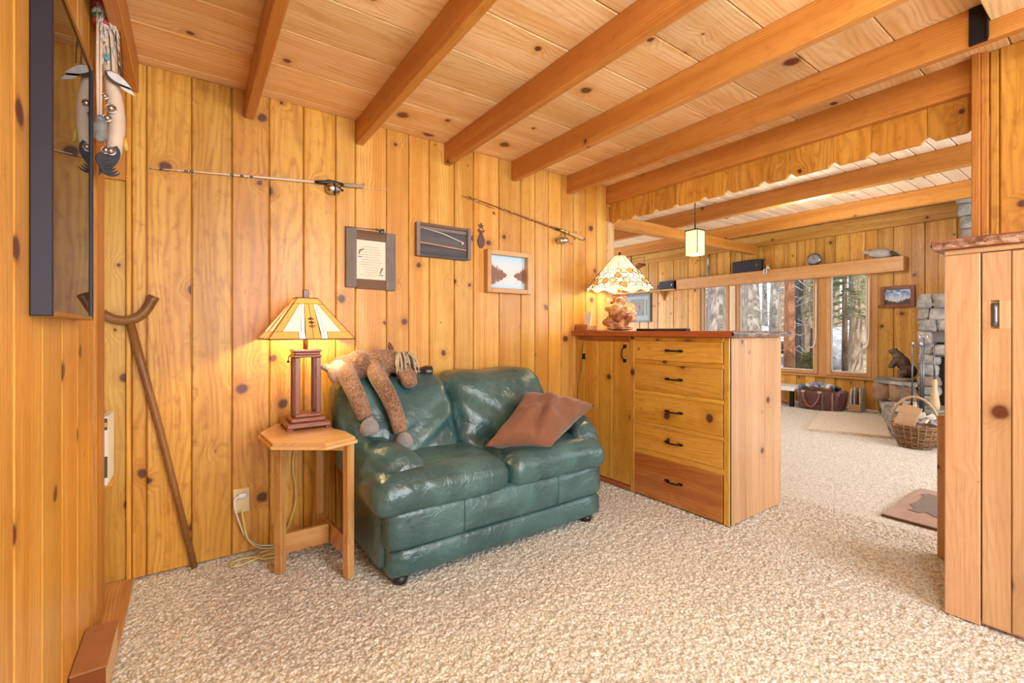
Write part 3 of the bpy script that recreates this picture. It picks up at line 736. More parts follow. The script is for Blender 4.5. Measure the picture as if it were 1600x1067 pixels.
# ------------------------------------------------------------ RIGHT CUPBOARD
RX = 2.40
rc = empty('wall_cupboard', (2.7, 0.0, 0), 'full pine cupboard at the right edge with a recessed door pull', 'cupboard')
bx('carcass', (RX+0.02, 2.98, -0.72, 0.455, 0.0, 1.41), 'pine_right', rc, 2)
bx('end_stile', (RX, RX+0.022, 0.369, 0.468, 0, 1.392), 'pine_right', rc, 2)
bx('side_board', (RX+0.022, 2.98, 0.452, 0.468, 0, 1.41), 'pine_right', rc, 2)
bx('top_rail', (RX-0.002, RX+0.022, -0.72, 0.468, 1.3935, 1.414), 'pine_right', rc, 1)
bx('rear_panel', (2.96, 3.02, 0.40, 0.604, 0, 0.69), 'pine_right', rc, 2)
dr = bx('door', (RX+0.012, RX+0.02, -0.10, 0.366, 0.012, 1.39), 'red_cedar', rc, 2)
for a, b in ((0.365, 0.2915), (0.2915, 0.10), (0.10, -0.10)):
    if a == 0.365:   # board with the cut-out for the pull
        for (p, q, r, s) in ((0.2925, 0.364, 0.014, 1.108), (0.2925, 0.364, 1.212, 1.389), (0.3425, 0.364, 1.108, 1.212), (0.2925, 0.321, 1.108, 1.212)):
            bx('door_board', (RX+0.0, RX+0.014, p, q, r, s), 'pine_right', dr, 2, 0.0008)
    else: bx('door_board', (RX+0.001, RX+0.014, b+0.001, a-0.001, 0.014, 1.389), 'pine_right', dr, 2, 0.004)
bx('pull_recess', (RX+0.0105, RX+0.013, 0.320, 0.344, 1.106, 1.214), 'cork', dr, 2, 0.0005)
m = MB(); m.tube([(RX+0.003, 0.3315, 1.118), (RX+0.001, 0.3315, 1.14), (RX, 0.3315, 1.16), (RX+0.001, 0.3315, 1.18), (RX+0.003, 0.3315, 1.202)], [0.009, 0.0075, 0.007, 0.0075, 0.009], 10); m.build('pull', 'steel_dark', dr)
bx('door', (RX+0.002, RX+0.02, -0.70, -0.105, 0.012, 1.39), 'pine_right', rc, 2)
ld, LP = slab('cupboard_ledge', 2.372, 2.79, -0.72, 0.497, 1.4145, 1.4515, 0.003, 'red_cedar', None, 'x0', label='rough bark edged ledge slab on top of the right cupboard', cat='shelf')
bark_strip((2.374, 0.497, 0), (2.374, -0.72, 0), (-1, 0, 0), 1.414, 1.452, 0.010, 0.012, 'live_edge_red', ld, 1, 4.0)
bark_strip((2.79, 0.496, 0), (2.372, 0.496, 0), (0, 1, 0), 1.414, 1.452, 0.006, 0.008, 'live_edge_red', ld, 0, 9.0)
#@@PART3
# ------------------------------------------------------------ LOVESEAT
sofa = empty('loveseat', (1.31, 2.18, 0), 'green leather loveseat with puffy cushions against the back wall', 'sofa')
def wr(p, amp, s, ax=(1, 1, 1)): return amp*(nz((p.x*s*ax[0], p.y*s*ax[1], p.z*s*ax[2]))+0.5*nz((p.x*s*2.1*ax[0]+3, p.y*s*2.1*ax[1], p.z*s*2.1*ax[2])))
def f_low(p, u):
    return Vector((p.x, p.y-(0.012*(1-u.z*u.z) if u.y < -0.5 else 0), p.z))
m = MB(); m.rbox((1.3175, 2.19, 0.094), 0.6275, 0.325, 0.065, 0.022, 14, f_low); m.build('lower_panel', 'green_leather', sofa)
def f_mid(p, u):
    q = Vector(p)
    if u.y < -0.4: q.y -= 0.018*(1-u.z*u.z)*(1-abs(u.x)**6); q.y += wr(p, 0.006, 5, (1, 1, 3))
    return q
m = MB(); m.rbox((1.3125, 2.17, 0.246), 0.6385, 0.322, 0.094, 0.03, 22, f_mid); m.build('front_panel', 'green_leather', sofa)
for X in (1.03, 1.60):
    m = MB(); m.tube([(X, 1.826+0.012, 0.165), (X, 1.8275, 0.20), (X, 1.8265, 0.246), (X, 1.8275, 0.29), (X, 1.838, 0.325)], 0.0022, 6); m.build('seam', 'green_leather', sofa)
m = MB(); m.tube([(1.03, 1.8585, 0.06), (1.03, 1.8525, 0.10), (1.03, 1.8585, 0.145)], 0.0022, 6); m.build('seam', 'green_leather', sofa)
for sx in (0.705, 1.93):
    def f_side(p, u): return p+Vector((wr(p, 0.004, 6), 0, 0))
    m = MB(); m.rbox((sx, 2.235, 0.255), 0.045, 0.29, 0.21, 0.03, 10, f_side); m.build('side_panel', 'green_leather', sofa)
def f_seat(x0, x1):
    def f(p, u):
        q = Vector(p)
        e = 1-abs(u.x)**4
        if u.z > 0: q.z += 0.030*e*(1-0.6*u.y*u.y)
        if u.y < -0.3: q.z += -0.012*max(0, -u.y-0.3)
        q.z += wr(p, 0.0075, 10, (0.5, 1.6, 0.5))*(0.5+0.5*max(0, -u.y))
        q.y += wr(p, 0.008, 9, (2.2, 0.6, 0.6))*(1 if u.y < 0 else 0.2)
        return q
    return f
for x0, x1 in ((0.605, 1.292), (1.288, 1.968)):
    m = MB(); m.rbox(((x0+x1)/2, 2.07, 0.395), (x1-x0)/2, 0.265, 0.080, 0.074, 26, f_seat(x0, x1)); m.build('seat_cushion', 'green_leather', sofa)
def f_back(sg):
    def f(p, u):
        q = Vector(p)
        h = (q.z-0.40)
        if u.y < 0: q.y -= 0.042*(1-u.x**4)*(1-0.5*u.z*u.z)
        if u.z > 0.2: q.z -= 0.022*abs(u.x)**4*u.z; q.z -= 0.012*math.exp(-((u.x-0.1*sg)/0.35)**2)*u.z
        if u.y < 0:
            d = (u.x*sg*0.8-u.z)            # folds fan out from the lower inner corner
            q.y += 0.016*math.sin(9*d+2.0*nz((p.x*5, 0, p.z*5)))*max(0, 0.75-0.5*u.z)*(0.45+0.55*max(0, u.x*sg+0.3))
        q.y += wr(p, 0.012, 7)
        q.x += wr(p, 0.010, 8)
        q.y += h*0.34+0.16*max(0, h-0.22)
        return q
    return f
for x0, x1, sg in ((0.582, 1.206, 1), (1.200, 1.890, -1)):
    m = MB(); m.rbox(((x0+x1)/2, 2.265, 0.625), (x1-x0)/2, 0.115, 0.240, 0.075, 28, f_back(sg)); m.build('back_cushion', 'green_leather', sofa)
m = MB(); m.rbox((1.30, 2.50, 0.41), 0.62, 0.06, 0.345, 0.04, 10); m.build('back_frame', 'green_leather', sofa)
def f_arm(sg):
    def f(p, u):
        q = Vector(p)
        if u.z > 0: q.z += 0.028*(1-u.x*u.x)
        fr = max(0, -u.y)
        q.x += -sg*0.07*fr**1.5          # the nose of the pad folds inwards
        q.z -= 0.055*fr**3
        q.z += wr(p, 0.009, 8); q.x += wr(p, 0.008, 7)
        q.z -= 0.045*max(0, u.x*sg)**2
        return q
    return f
for cx, sg in ((0.708, -1), (1.955, 1)):
    m = MB(); m.rbox((cx, 2.125, 0.508), 0.108, 0.240, 0.052, 0.050, 20, f_arm(sg)); m.build('arm_pad', 'green_leather', sofa)
for X, Y in ((0.745, 1.905), (1.875, 1.905), (0.75, 2.46), (1.87, 2.46)):
    m = MB(); m.lathe([(0.030, 0), (0.034, 0.010), (0.032, 0.035)], (X, Y, 0), 16); m.build('foot', 'black_plastic', sofa)

# throw pillow
def pillow(name, corners, puff, mat, **kw):
    a, b, c, d = [Vector(q) for q in corners]       # around
    nrm = (b-a).cross(d-a).normalized(); n = 22; V = []; F = []
    for side in (1, -1):
        for i in range(n+1):
            for j in range(n+1):
                s, t = i/n, j/n; x, y = 2*s-1, 2*t-1
                p = a*(1-s)*(1-t)+b*s*(1-t)+c*s*t+d*(1-s)*t
                h = max(0, (1-x*x)*(1-y*y))**0.42
                pin = 0.085
                ctr = (a+b+c+d)/4
                p = p+(ctr-p)*pin*((1-x*x)*abs(y)**3+(1-y*y)*abs(x)**3)*1.4
                fold = 0.020*math.sin(8*(x+0.5*y)+3*nz((x*2, y*2, 0)))*(1-abs(x*y))+0.020*nz((x*2.5, y*2.5, 5*side))
                p = p+nrm*side*(puff*h+fold*h)
                V.append(p)
        o = 0 if side == 1 else (n+1)**2
        for i in range(n):
            for j in range(n):
                q = [o+i*(n+1)+j, o+(i+1)*(n+1)+j, o+(i+1)*(n+1)+j+1, o+i*(n+1)+j+1]
                F.append(q if side == 1 else q[::-1])
    mb = MB(); mb.add(V, F, True)
    return mb.build(name, mat, None, 2, **kw)
pil = pillow('throw_pillow', ((1.215, 1.965, 0.508), (1.545, 1.825, 0.490), (2.07, 2.02, 0.632), (1.625, 2.155, 0.740)), 0.115, 'brown_fabric', label='plain brown throw pillow leaning on the right arm of the loveseat', cat='pillow')

# plush horse draped over the left back cushion
horse = empty('plush_horse', (0.75, 2.36, 0.84), 'brown plush toy horse draped over the left back of the loveseat', 'toy')
m = MB()
m.ball((0.640, 2.40, 0.905), 0.078, 0.076, 0.072); m.ball((0.715, 2.40, 0.922), 0.088, 0.080, 0.078); m.ball((0.80, 2.395, 0.925), 0.080, 0.080, 0.078)
m.tube([(0.83, 2.39, 0.93), (0.88, 2.37, 0.938), (0.92, 2.34, 0.922)], [0.072, 0.062, 0.056], 12)
m.ball((0.925, 2.335, 0.915), 0.055, 0.055, 0.052); m.tube([(0.928, 2.325, 0.90), (0.938, 2.295, 0.865), (0.940, 2.28, 0.838)], [0.052, 0.047, 0.044], 12); m.ball((0.940, 2.275, 0.830), 0.046, 0.042, 0.036)
for pts in (((0.64, 2.36, 0.90), (0.630, 2.29, 0.868), (0.640, 2.205, 0.805), (0.652, 2.160, 0.745), (0.666, 2.128, 0.690)), ((0.785, 2.36, 0.91), (0.775, 2.28, 0.865), (0.795, 2.195, 0.785), (0.817, 2.148, 0.70), (0.828, 2.110, 0.605))):
    m.tube(smooth_path(pts, 5), [0.050-0.0007*i for i in range(21)], 12)
body = m.build('body', 'plush_fur', horse, mods=[('remesh', 'REMESH', dict(mode='VOXEL', voxel_size=0.008, use_smooth_shade=True)), ('smooth', 'SMOOTH', dict(factor=0.5, iterations=4))])
for c in ((0.672, 2.094, 0.652), (0.832, 2.072, 0.566)):
    m = MB(); m.ball(c, 0.043, 0.040, 0.048, 16, 12, None, lambda q: Vector((q.x*(1.0-3*q.z), q.y*(1.0-3*q.z), max(q.z, -0.034)+(0.010*math.exp(-(q.x/0.012)**2) if q.z < -0.02 else 0)))); m.build('hoof', 'hoof_grey', horse)
m = MB(); m.ball((0.572, 2.43, 0.905), 0.022, 0.03, 0.022); m.tube([(0.585, 2.42, 0.90), (0.56, 2.44, 0.915), (0.54, 2.45, 0.912)], [0.016, 0.02, 0.012], 8); m.build('tail', 'mane_cream', horse)
m = MB(); m.ball((0.612, 2.368, 0.892), 0.062, 0.060, 0.062, 14, 10, None, lambda q: q*(1+0.10*nz(q*40))); m.build('rump_patch', 'plush_pale', horse)
for (c, tip) in (((0.893, 2.385, 0.970), (0.880, 2.415, 1.042)), ((0.950, 2.365, 0.950), (0.985, 2.39, 0.968))):
    a = Vector(c); b = Vector(tip); m = MB(); m.tube([a, a.lerp(b, 0.35), a.lerp(b, 0.7), b], [0.014, 0.026, 0.020, 0.003], 10, True, 0.5); m.build('ear', 'plush_fur', horse)
rr = random.Random(2)
for nm, mt_, cnt in (('forelock', 'mane_cream', 34), ('dark_hair', 'bear_bronze', 12)):
    m = MB()
    for i in range(cnt):
        t = rr.random(); x = 0.898+0.058*t; fan = (t-0.5)*0.05+rr.uniform(-0.012, 0.012)
        m.tube(smooth_path([(x, 2.372-0.02*rr.random(), 0.968+0.010*rr.random()), (x+fan*0.4, 2.318, 0.972+0.010*rr.random()), (x+fan*0.9, 2.276+0.012*rr.random(), 0.935+rr.uniform(-0.012, 0.012)), (x+fan*1.3, 2.254+0.02*rr.random(), 0.888+rr.uniform(-0.02, 0.03))], 3), [0.0055]*7+[0.004, 0.003, 0.001], 5)
    m.build(nm, mt_, horse)
for X in (0.901, 0.966):
    m = MB(); m.ball((X, 2.285, 0.90), 0.007); m.build('eye', 'black_plastic', horse)
m = MB()
m.tube(smooth_path([(0.90, 2.415, 0.872), (0.96, 2.43, 0.868), (1.04, 2.43, 0.868), (1.10, 2.41, 0.868), (1.135, 2.40, 0.866)], 5), [0.030]*8+[0.034]*6+[0.044]*5+[0.040, 0.02], 12, True, 0.75)
m.build('soft_roll', 'dark_leather', None, label='glossy dark brown soft roll lying behind the head of the plush horse', cat='cloth')

# ------------------------------------------------------------ SIDE TABLE
tb = empty('side_table', (0.45, 2.3, 0), 'small three-legged oak table with clipped corners beside the loveseat', 'table')
TP = [(0.267, 2.115), (0.455, 1.978), (0.598, 2.030), (0.592, 2.18), (0.562, 2.27), (0.560, 2.50), (0.50, 2.565), (0.34, 2.565), (0.247, 2.37)]
cen = Vector((0.45, 2.3))
m = MB(); m.prism([tuple(Vector(q)) for q in TP], 0.605, 0.617); m.build('lower_edge', 'oak_pale', tb, 0)
m = MB(); m.prism([tuple(cen+(Vector(q)-cen)*0.955) for q in TP], 0.617, 0.631); m.build('table_top', 'oak_pale', tb, 0)
LG = ((0.328, 2.29), (0.572, 2.075), (0.532, 2.46))
for i, (x, y) in enumerate(LG):
    m = MB(); m.obox(Matrix.Rotation(R((40, 20, 0)[i]), 3, 'Z'), Vector((x, y, 0.3025)), 0.017, 0.02, 0.3025, 0.003); m.build('leg', 'oak', tb, 2)
def rail(a, b, z0, z1, name, th=0.02, k0=0.0, k1=0.0):
    a = Vector((a[0], a[1], (z0+z1)/2)); b = Vector((b[0], b[1], (z0+z1)/2)); d = (b-a).normalized()
    m = MB(); m.bar(a+d*k0, b-d*k1, th, z1-z0); m.build(name, 'oak', tb, 0)
mid = (0.549, 2.29)
rail(LG[1], LG[2], 0.085, 0.175, 'stretcher', 0.02, 0.018, 0.018)
rail(LG[0], mid, 0.085, 0.175, 'stretcher', 0.02, 0.018, 0.012)
rail(LG[0], LG[1], 0.565, 0.604, 'apron', 0.018, 0.018, 0.018); rail(LG[1], LG[2], 0.565, 0.604, 'apron', 0.018, 0.018, 0.018); rail(LG[0], LG[2], 0.565, 0.604, 'apron', 0.018, 0.018, 0.018)

# ------------------------------------------------------------ MISSION LAMP
lx, ly = 0.458, 2.412
lamp = empty('mission_lamp', (lx, ly, 0.631), 'lit table lamp with square leaded glass shade and slatted wooden base', 'lamp')
def sq(h, z0, z1, name, mat='mahogany', par=lamp): return bx(name, (lx-h, lx+h, ly-h, ly+h, z0, z1), mat, par, 0, 0.004)
for sx in (-1, 1):
    for sy in (-1, 1): bx('base_foot', (lx+sx*0.085-0.014, lx+sx*0.085+0.014, ly+sy*0.085-0.014, ly+sy*0.085+0.014, 0.6315, 0.640), 'mahogany', lamp)
sq(0.098, 0.640, 0.664, 'base_plinth'); sq(0.078, 0.664, 0.684, 'base_step'); sq(0.060, 0.684, 0.700, 'base_cap')
for sx in (-1, 1):
    for sy in (-1, 1):
        a = 0.047 if sy < 0 else 0.047
        bx('upright', (lx+sx*a-0.012, lx+sx*a+0.012, ly+sy*a-0.012, ly+sy*a+0.012, 0.700, 0.972), 'mahogany', lamp)
sq(0.064, 0.972, 0.984, 'head_block'); sq(0.058, 0.984, 0.998, 'head_block'); sq(0.064, 0.998, 1.010, 'head_block')
m = MB(); m.tube([(lx, ly, 1.010), (lx, ly, 1.08)], 0.011, 12); m.build('lamp_stem', 'red_brown', lamp)
m = MB(); m.lathe([(0.012, 1.08), (0.02, 1.085), (0.021, 1.115), (0.01, 1.12)], (lx, ly, 0), 14); m.build('socket', 'brass', lamp)
m = MB(); m.tube([(lx, ly, 1.12), (lx, ly, 1.275)], 0.004, 6); m.build('harp_rod', 'brass', lamp)
m = MB(); m.tube([(lx-0.062, ly, 0.978), (lx-0.075, ly, 0.978), (lx-0.078, ly, 0.955)], 0.0025, 6); m.ball((lx-0.078, ly, 0.952), 0.006); m.build('pull_switch', 'black_iron', lamp)
m = MB(); m.box(lx-0.05, lx+0.05, ly-0.05, ly+0.05, 1.256, 1.262, 0.002); shade = m.build('lamp_shade', 'bronze', lamp)
m = MB(); m.obox(Matrix.Identity(3), Vector((lx, ly, 1.283)), 0.013, 0.013, 0.021, 0.003); m.build('finial', 'red_brown', lamp)
A, B, Z0, Z1 = 0.185, 0.047, 1.062, 1.256
def shade_face(rot):
    M = Matrix.Rotation(rot, 3, 'Z')
    def P(x, t, lift=0.0):
        hw = A+(B-A)*t; return Vector((lx, ly, 0))+M @ Vector((x, -hw-lift, Z0+(Z1-Z0)*t+lift*0.7))
    hw = lambda t: A+(B-A)*t
    cam = MB()
    nrm = (M @ Vector((0, -(Z1-Z0), A-B))).normalized()
    def pane(pts, mat):
        ps = [P(x, t) for x, t in pts]
        ctr = sum(ps, Vector())/len(ps)
        mb = MB(); mb.extrude([ctr+(q-ctr)*0.985 for q in ps], nrm*0.0025); mb.build('glass_pane', mat, shade)
        for a, b in zip(ps, ps[1:]+ps[:1]): cam.tube([a+nrm*0.0015, b+nrm*0.0015], 0.0016, 5, False)
    e = 0.034
    t0, t1 = 0.17, 0.86
    for sg in (-1, 1):
        pane([(sg*hw(0), 0), (sg*hw(t0), t0), (sg*0.062, t0), (sg*0.062, 0)], 'glass_amber')
        pane([(sg*hw(t0), t0), (sg*hw(t1), t1), (sg*max(0.0, hw(t1)-e*0.75), t1), (sg*(hw(t0)-e), t0)], 'glass_amber')
        pane([(sg*(hw(t0)-e), t0), (sg*(hw(t1)-e*0.75), t1), (sg*0.031, t1), (sg*0.050, t0)], 'glass_cream')
        pane([(sg*0.050, t0), (sg*0.031, t1), (sg*0.020, t1), (sg*0.034, t0)], 'glass_white')
        pane([(sg*0.062, 0), (sg*0.062, t0), (sg*0.034, t0), (sg*0.034, 0)], 'glass_white')
        pane([(sg*0.034, 0), (sg*0.020, t1), (sg*0.0, t1), (sg*0.0, 0)], 'glass_amber')
    for k in range(3):
        t = 0.30+0.09*k; pane([(-0.014, t), (0, t+0.04), (0.014, t), (0, t-0.03)], 'red_brown')
    pane([(-hw(t1), t1), (hw(t1), t1), (hw(1), 1), (-hw(1), 1)], 'glass_amber')
    for sg in (-1,): cam.tube([P(sg*A, 0), P(sg*B, 1)], 0.0028, 6)
    cam.tube([P(-A, 0), P(A, 0)], 0.0028, 6)
    cam.build('lead_came', 'bronze', shade)
for k in range(4): shade_face(k*math.pi/2)
lg = light('mission_lamp_light', 'POINT', (lx, ly, 1.155), 17, (1.0, 0.78, 0.42), size=0.035)
lg.parent = lamp; lg.location = Vector((lx, ly, 1.155))-ORG[lamp]

# ------------------------------------------------------------ LEADED GLASS LAMP ON THE BAR
bx_, by_ = 2.655, 2.335
tl = empty('leaded_lamp', (bx_, by_, 1.10), 'lit table lamp with scalloped leaded glass shade on a gnarled burl base', 'lamp')
rr = random.Random(8); m = MB()
m.ball((bx_, by_, 1.22), 0.088, 0.088, 0.115)
for i in range(26):
    a = rr.random()*6.283; z = rr.uniform(1.135, 1.325); r = 0.075*(1-((z-1.22)/0.17)**2)+0.012
    s = rr.uniform(0.026, 0.046)
    m.ball((bx_+r*math.cos(a), by_+r*math.sin(a), z), s*rr.uniform(0.8, 1.6), s*rr.uniform(0.8, 1.3), s*rr.uniform(0.6, 0.9), 10, 8, Matrix.Rotation(rr.random()*6, 3, 'Z') @ Matrix.Rotation(rr.uniform(-0.6, 0.6), 3, 'X'))
m.ball((bx_, by_, 1.118), 0.105, 0.10, 0.018); m.ball((bx_, by_, 1.345), 0.055, 0.055, 0.03); m.ball((bx_, by_, 1.375), 0.062, 0.058, 0.014)
m.build('burl_base', 'burl', tl, mods=[('remesh', 'REMESH', dict(mode='VOXEL', voxel_size=0.006, use_smooth_shade=True)), ('smooth', 'SMOOTH', dict(factor=0.4, iterations=2))])
m = MB(); m.tube([(bx_, by_, 1.385), (bx_, by_, 1.43)], 0.016, 12); m.build('lamp_stem', 'brass', tl)
m = MB(); m.tube([(bx_, by_, 1.43), (bx_, by_, 1.675)], 0.004, 6); m.build('harp_rod', 'brass', tl)
m = MB(); m.lathe([(0.03, 1.664), (0.034, 1.668), (0.012, 1.676), (0.007, 1.684), (0.010, 1.692), (0.003, 1.70)], (bx_, by_, 0), 14); sh2 = m.build('lamp_shade', 'bronze', tl)
def cone(a, t, lift=0.0):     # t 0 rim .. 1 top
    r = 0.243*(1-t)+0.040*t - 0.012*math.sin(t*math.pi); z = 1.418+(1.668-1.418)*t+0.02*math.sin(t*math.pi)
    if t < 0.02: z += 0.012*math.cos(10*a)
    return Vector((bx_+(r+lift)*math.cos(a), by_+(r+lift)*math.sin(a), z+lift*0.8))
NP = 10; cam = MB()
for k in range(NP):
    a0, a1 = 2*math.pi*k/NP, 2*math.pi*(k+1)/NP; V = []; F = []; nn = 4
    for i in range(nn+1):
        for j in range(nn+1): V.append(cone(a0+(a1-a0)*j/nn, 0.46+0.54*i/nn))
    for i in range(nn):
        for j in range(nn): F.append((i*(nn+1)+j, i*(nn+1)+j+1, (i+1)*(nn+1)+j+1, (i+1)*(nn+1)+j))
    mb = MB(); mb.add(V, F, True); mb.build('glass_panel', 'glass_cream', sh2, mods=[('solid', 'SOLIDIFY', dict(thickness=0.002))])
    cam.tube([cone(a0, 0.44+0.56*i/6, 0.001) for i in range(7)], 0.0018, 5)
rows = ((0.40, 0.075, 20), (0.27, 0.075, 24), (0.145, 0.07, 26), (0.035, 0.055, 26))
rr = random.Random(4)
V = []; F = []; N = 60
for i in range(9):
    for j in range(N): V.append(cone(2*math.pi*j/N, 0.005+0.475*i/8, -0.0015))
for i in range(8):
    for j in range(N): F.append((i*N+j, i*N+(j+1) % N, (i+1)*N+(j+1) % N, (i+1)*N+j))
mb = MB(); mb.add(V, F, True); mb.build('mosaic_ground', 'glass_pale', sh2)
for ri, (tc, ht, n) in enumerate(rows):
    for k in range(n):
        ac = 2*math.pi*(k+0.5*(ri % 2)+rr.uniform(-0.12, 0.12))/n; wa = 2*math.pi/n*0.50; hh = ht*rr.uniform(0.85, 1.05); tilt = rr.uniform(-0.5, 0.5)
        pts = []
        for q in range(8):
            b = q*math.pi/4+0.2; ca, sa = math.cos(b), math.sin(b); r = rr.uniform(0.88, 1.05)
            pts.append(cone(ac+wa*r*(ca), max(0.0, tc+hh*r*(sa+tilt*ca*0.6)), 0.0012))
        off = (cone(ac, tc, 0.004)-cone(ac, tc, 0.0012))
        mb = MB(); mb.extrude(pts[::-1], off*0.8); mb.build('glass_petal', rr.choice(('glass_white', 'glass_amber', 'glass_cream', 'glass_white', 'glass_pale')), sh2)
        cam.tube([q+off for q in pts+pts[:1]], 0.0022, 5, False)
cam.build('lead_came', 'bronze', sh2)
lg = light('leaded_lamp_light', 'POINT', (bx_, by_, 1.50), 11, (1.0, 0.78, 0.44), size=0.035)
lg.parent = tl; lg.location = Vector((bx_, by_, 1.50))-ORG[tl]
# cord from the lamp down the cabinet
m = MB(); m.tube(smooth_path([(2.57, 2.375, 1.104), (2.47, 2.42, 1.104), (2.412, 2.435, 1.106), (2.397, 2.44, 1.095), (2.398, 2.47, 0.98), (2.43, 2.51, 0.90), (2.435, 2.53, 0.80), (2.42, 2.545, 0.68), (2.42, 2.55, 0.5)], 5), 0.0026, 6)
m.build('lamp_cord', 'rusty_iron', None, label='thin brown lamp cord hanging down the front of the bar cabinet', cat='cord')
# letter tray and cards
tr = empty('letter_holder', (2.48, 2.52, 1.10), 'small wooden letter holder on the bar beside the burl lamp', 'holder')
bx('base', (2.430, 2.535, 2.455, 2.59, 1.1, 1.112), 'oak', tr, 0); bx('front_lip', (2.430, 2.442, 2.455, 2.59, 1.112, 1.150), 'drawer_red', tr, 1)
bx('side_lip', (2.442, 2.535, 2.455, 2.465, 1.112, 1.145), 'oak', tr, 0); bx('side_lip', (2.442, 2.535, 2.58, 2.59, 1.112, 1.145), 'oak', tr, 0)
m = MB(); m.extrude([(2.52, 2.578, 1.112), (2.52, 2.52, 1.112), (2.525, 2.52, 1.225), (2.525, 2.54, 1.235), (2.525, 2.56, 1.215), (2.525, 2.578, 1.20)], (0.01, 0, 0)); m.build('carved_back', 'oak', tr, 2)
m = MB(); m.obox(Matrix.Rotation(R(8), 3, 'Y'), Vector((2.482, 2.505, 1.180)), 0.0025, 0.036, 0.066, 0.001); m.build('white_card', 'paper', None, label='white card standing in the letter holder next to the burl lamp', cat='card')
m = MB(); m.box(2.80, 2.845, 1.86, 2.30, 1.0995, 1.118, 0.003); m.build('black_slab', 'black_plastic', None, label='flat thin black slab lying on the bar right of the burl lamp', cat='device')

# ------------------------------------------------------------ OUTLET AND CORDS
ol = empty('wall_outlet', (0.199, WY, 0.205), 'cream wall outlet with two plugs low on the back wall', 'outlet')
bx('cover_plate', (0.164, 0.234, WY-0.006, WY, 0.203, 0.321), 'cream_plastic', ol, 2, 0.002)
for zc in (0.289, 0.235):
    m = MB(); m.lathe([(0.017, -0.0085), (0.017, -0.005)], (0.199, WY, zc), 16, Matrix.Rotation(R(-90), 3, 'X') @ Matrix.Scale(-1, 3, Vector((0, 0, 1)))); m.build('socket_face', 'cream_plastic', ol)
c1 = empty('extension_cord', (0.25, 2.55, 0), 'pale yellow cord looping from the outlet over the carpet', 'cord')
m = MB(); m.lathe([(0.004, -0.045), (0.013, -0.036), (0.018, -0.012), (0.018, -0.0065)], (0.199, WY-0.002, 0.235), 14, Matrix.Rotation(R(-90), 3, 'X') @ Matrix.Scale(-1, 3, Vector((0, 0, 1)))); m.build('plug', 'cord_yellow', c1)
m = MB(); m.tube(smooth_path([(0.199, 2.56, 0.228), (0.205, 2.548, 0.17), (0.225, 2.55, 0.08), (0.27, 2.56, 0.025), (0.33, 2.555, 0.007), (0.40, 2.53, 0.006), (0.36, 2.49, 0.006), (0.27, 2.50, 0.006), (0.19, 2.52, 0.006), (0.145, 2.49, 0.006), (0.17, 2.455, 0.006), (0.25, 2.48, 0.008), (0.33, 2.51, 0.010), (0.285, 2.53, 0.012), (0.262, 2.50, 0.012), (0.275, 2.46, 0.008), (0.33, 2.45, 0.006)], 6), 0.0042, 7); m.build('cord', 'cord_yellow', c1)
c2 = empty('charger_cable', (0.22, 2.56, 0), 'white plug and cord in the upper socket of the outlet', 'cord')
m = MB(); m.rbox((0.203, WY-0.020, 0.289), 0.020, 0.0105, 0.013, 0.009, 6); m.build('plug', 'white_plastic', c2)
m = MB(); m.tube(smooth_path([(0.186, 2.582, 0.288), (0.168, 2.575, 0.270), (0.182, 2.57, 0.19), (0.215, 2.575, 0.09), (0.27, 2.58, 0.03), (0.34, 2.585, 0.008)], 6), 0.0036, 7); m.build('cord', 'white_plastic', c2)
m = MB(); m.tube(smooth_path([(0.44, 2.535, 0.629), (0.442, 2.588, 0.60), (0.440, 2.588, 0.50), (0.428, 2.582, 0.40), (0.440, 2.575, 0.28), (0.436, 2.57, 0.19), (0.405, 2.56, 0.10), (0.37, 2.56, 0.008)], 6), 0.0035, 7)
m.build('lamp_cord', 'cord_yellow', None, label='yellowish lamp cord hanging behind the three-legged table', cat='cord')

# ------------------------------------------------------------ CANE
cane = empty('walking_cane', (0.0, 2.57, 0), 'crooked brown wooden cane leaning in the left corner', 'cane')
m = MB(); m.tube([(0.010, 2.572, 0.0), (-0.06, 2.577, 0.36), (-0.115, 2.580, 0.64), (-0.175, 2.581, 0.92), (-0.222, 2.582, 1.138)], [0.013, 0.014, 0.0155, 0.0165, 0.017], 10); m.build('shaft', 'cane_wood', cane, 2)
m = MB(); m.tube(smooth_path([(-0.318, 2.580, 1.178), (-0.275, 2.580, 1.150), (-0.222, 2.580, 1.148), (-0.175, 2.580, 1.180), (-0.138, 2.580, 1.255)], 5), [0.014]+[0.020]*18+[0.022, 0.021], 12); m.build('crook', 'cane_wood', cane, 0)

# ------------------------------------------------------------ THINGS ON THE BACK WALL
f1 = empty('poem_frame', (0.84, WY, 1.345), 'grey barnwood frame holding a handwritten poem on parchment', 'frame')
for n, b, mt, ax in (('stile', (0.698, 0.757, 2.582, WY-0.001, 1.345, 1.678), 'barn_grey', 2), ('stile', (0.926, 0.984, 2.582, WY-0.001, 1.337, 1.672), 'barn_grey', 2), ('rail', (0.757, 0.926, 2.585, WY-0.001, 1.618, 1.672), 'barn_brown', 0), ('rail', (0.757, 0.926, 2.585, WY-0.001, 1.340, 1.395), 'barn_brown', 0)):
    bx(n, b, mt, f1, ax, 0.002)
pp = bx('parchment', (0.757, 0.926, 2.591, 2.596, 1.395, 1.618), 'parchment', f1, 2, 0.0005)
m = MB(); rr = random.Random(6)
for k in range(12):
    z = 1.580-0.0145*k; x = 0.775+0.018*rr.random()+(0.012 if k in (1, 9, 10) else 0); end = 0.905-0.03*rr.random()
    while x < end:
        L = rr.uniform(0.006, 0.018); m.tube([(x+L*i/4, 2.5905, z+0.0018*math.sin(i*2.1+k)) for i in range(5)], 0.0009, 4); x += L+0.004
m.build('writing', 'ink', pp)
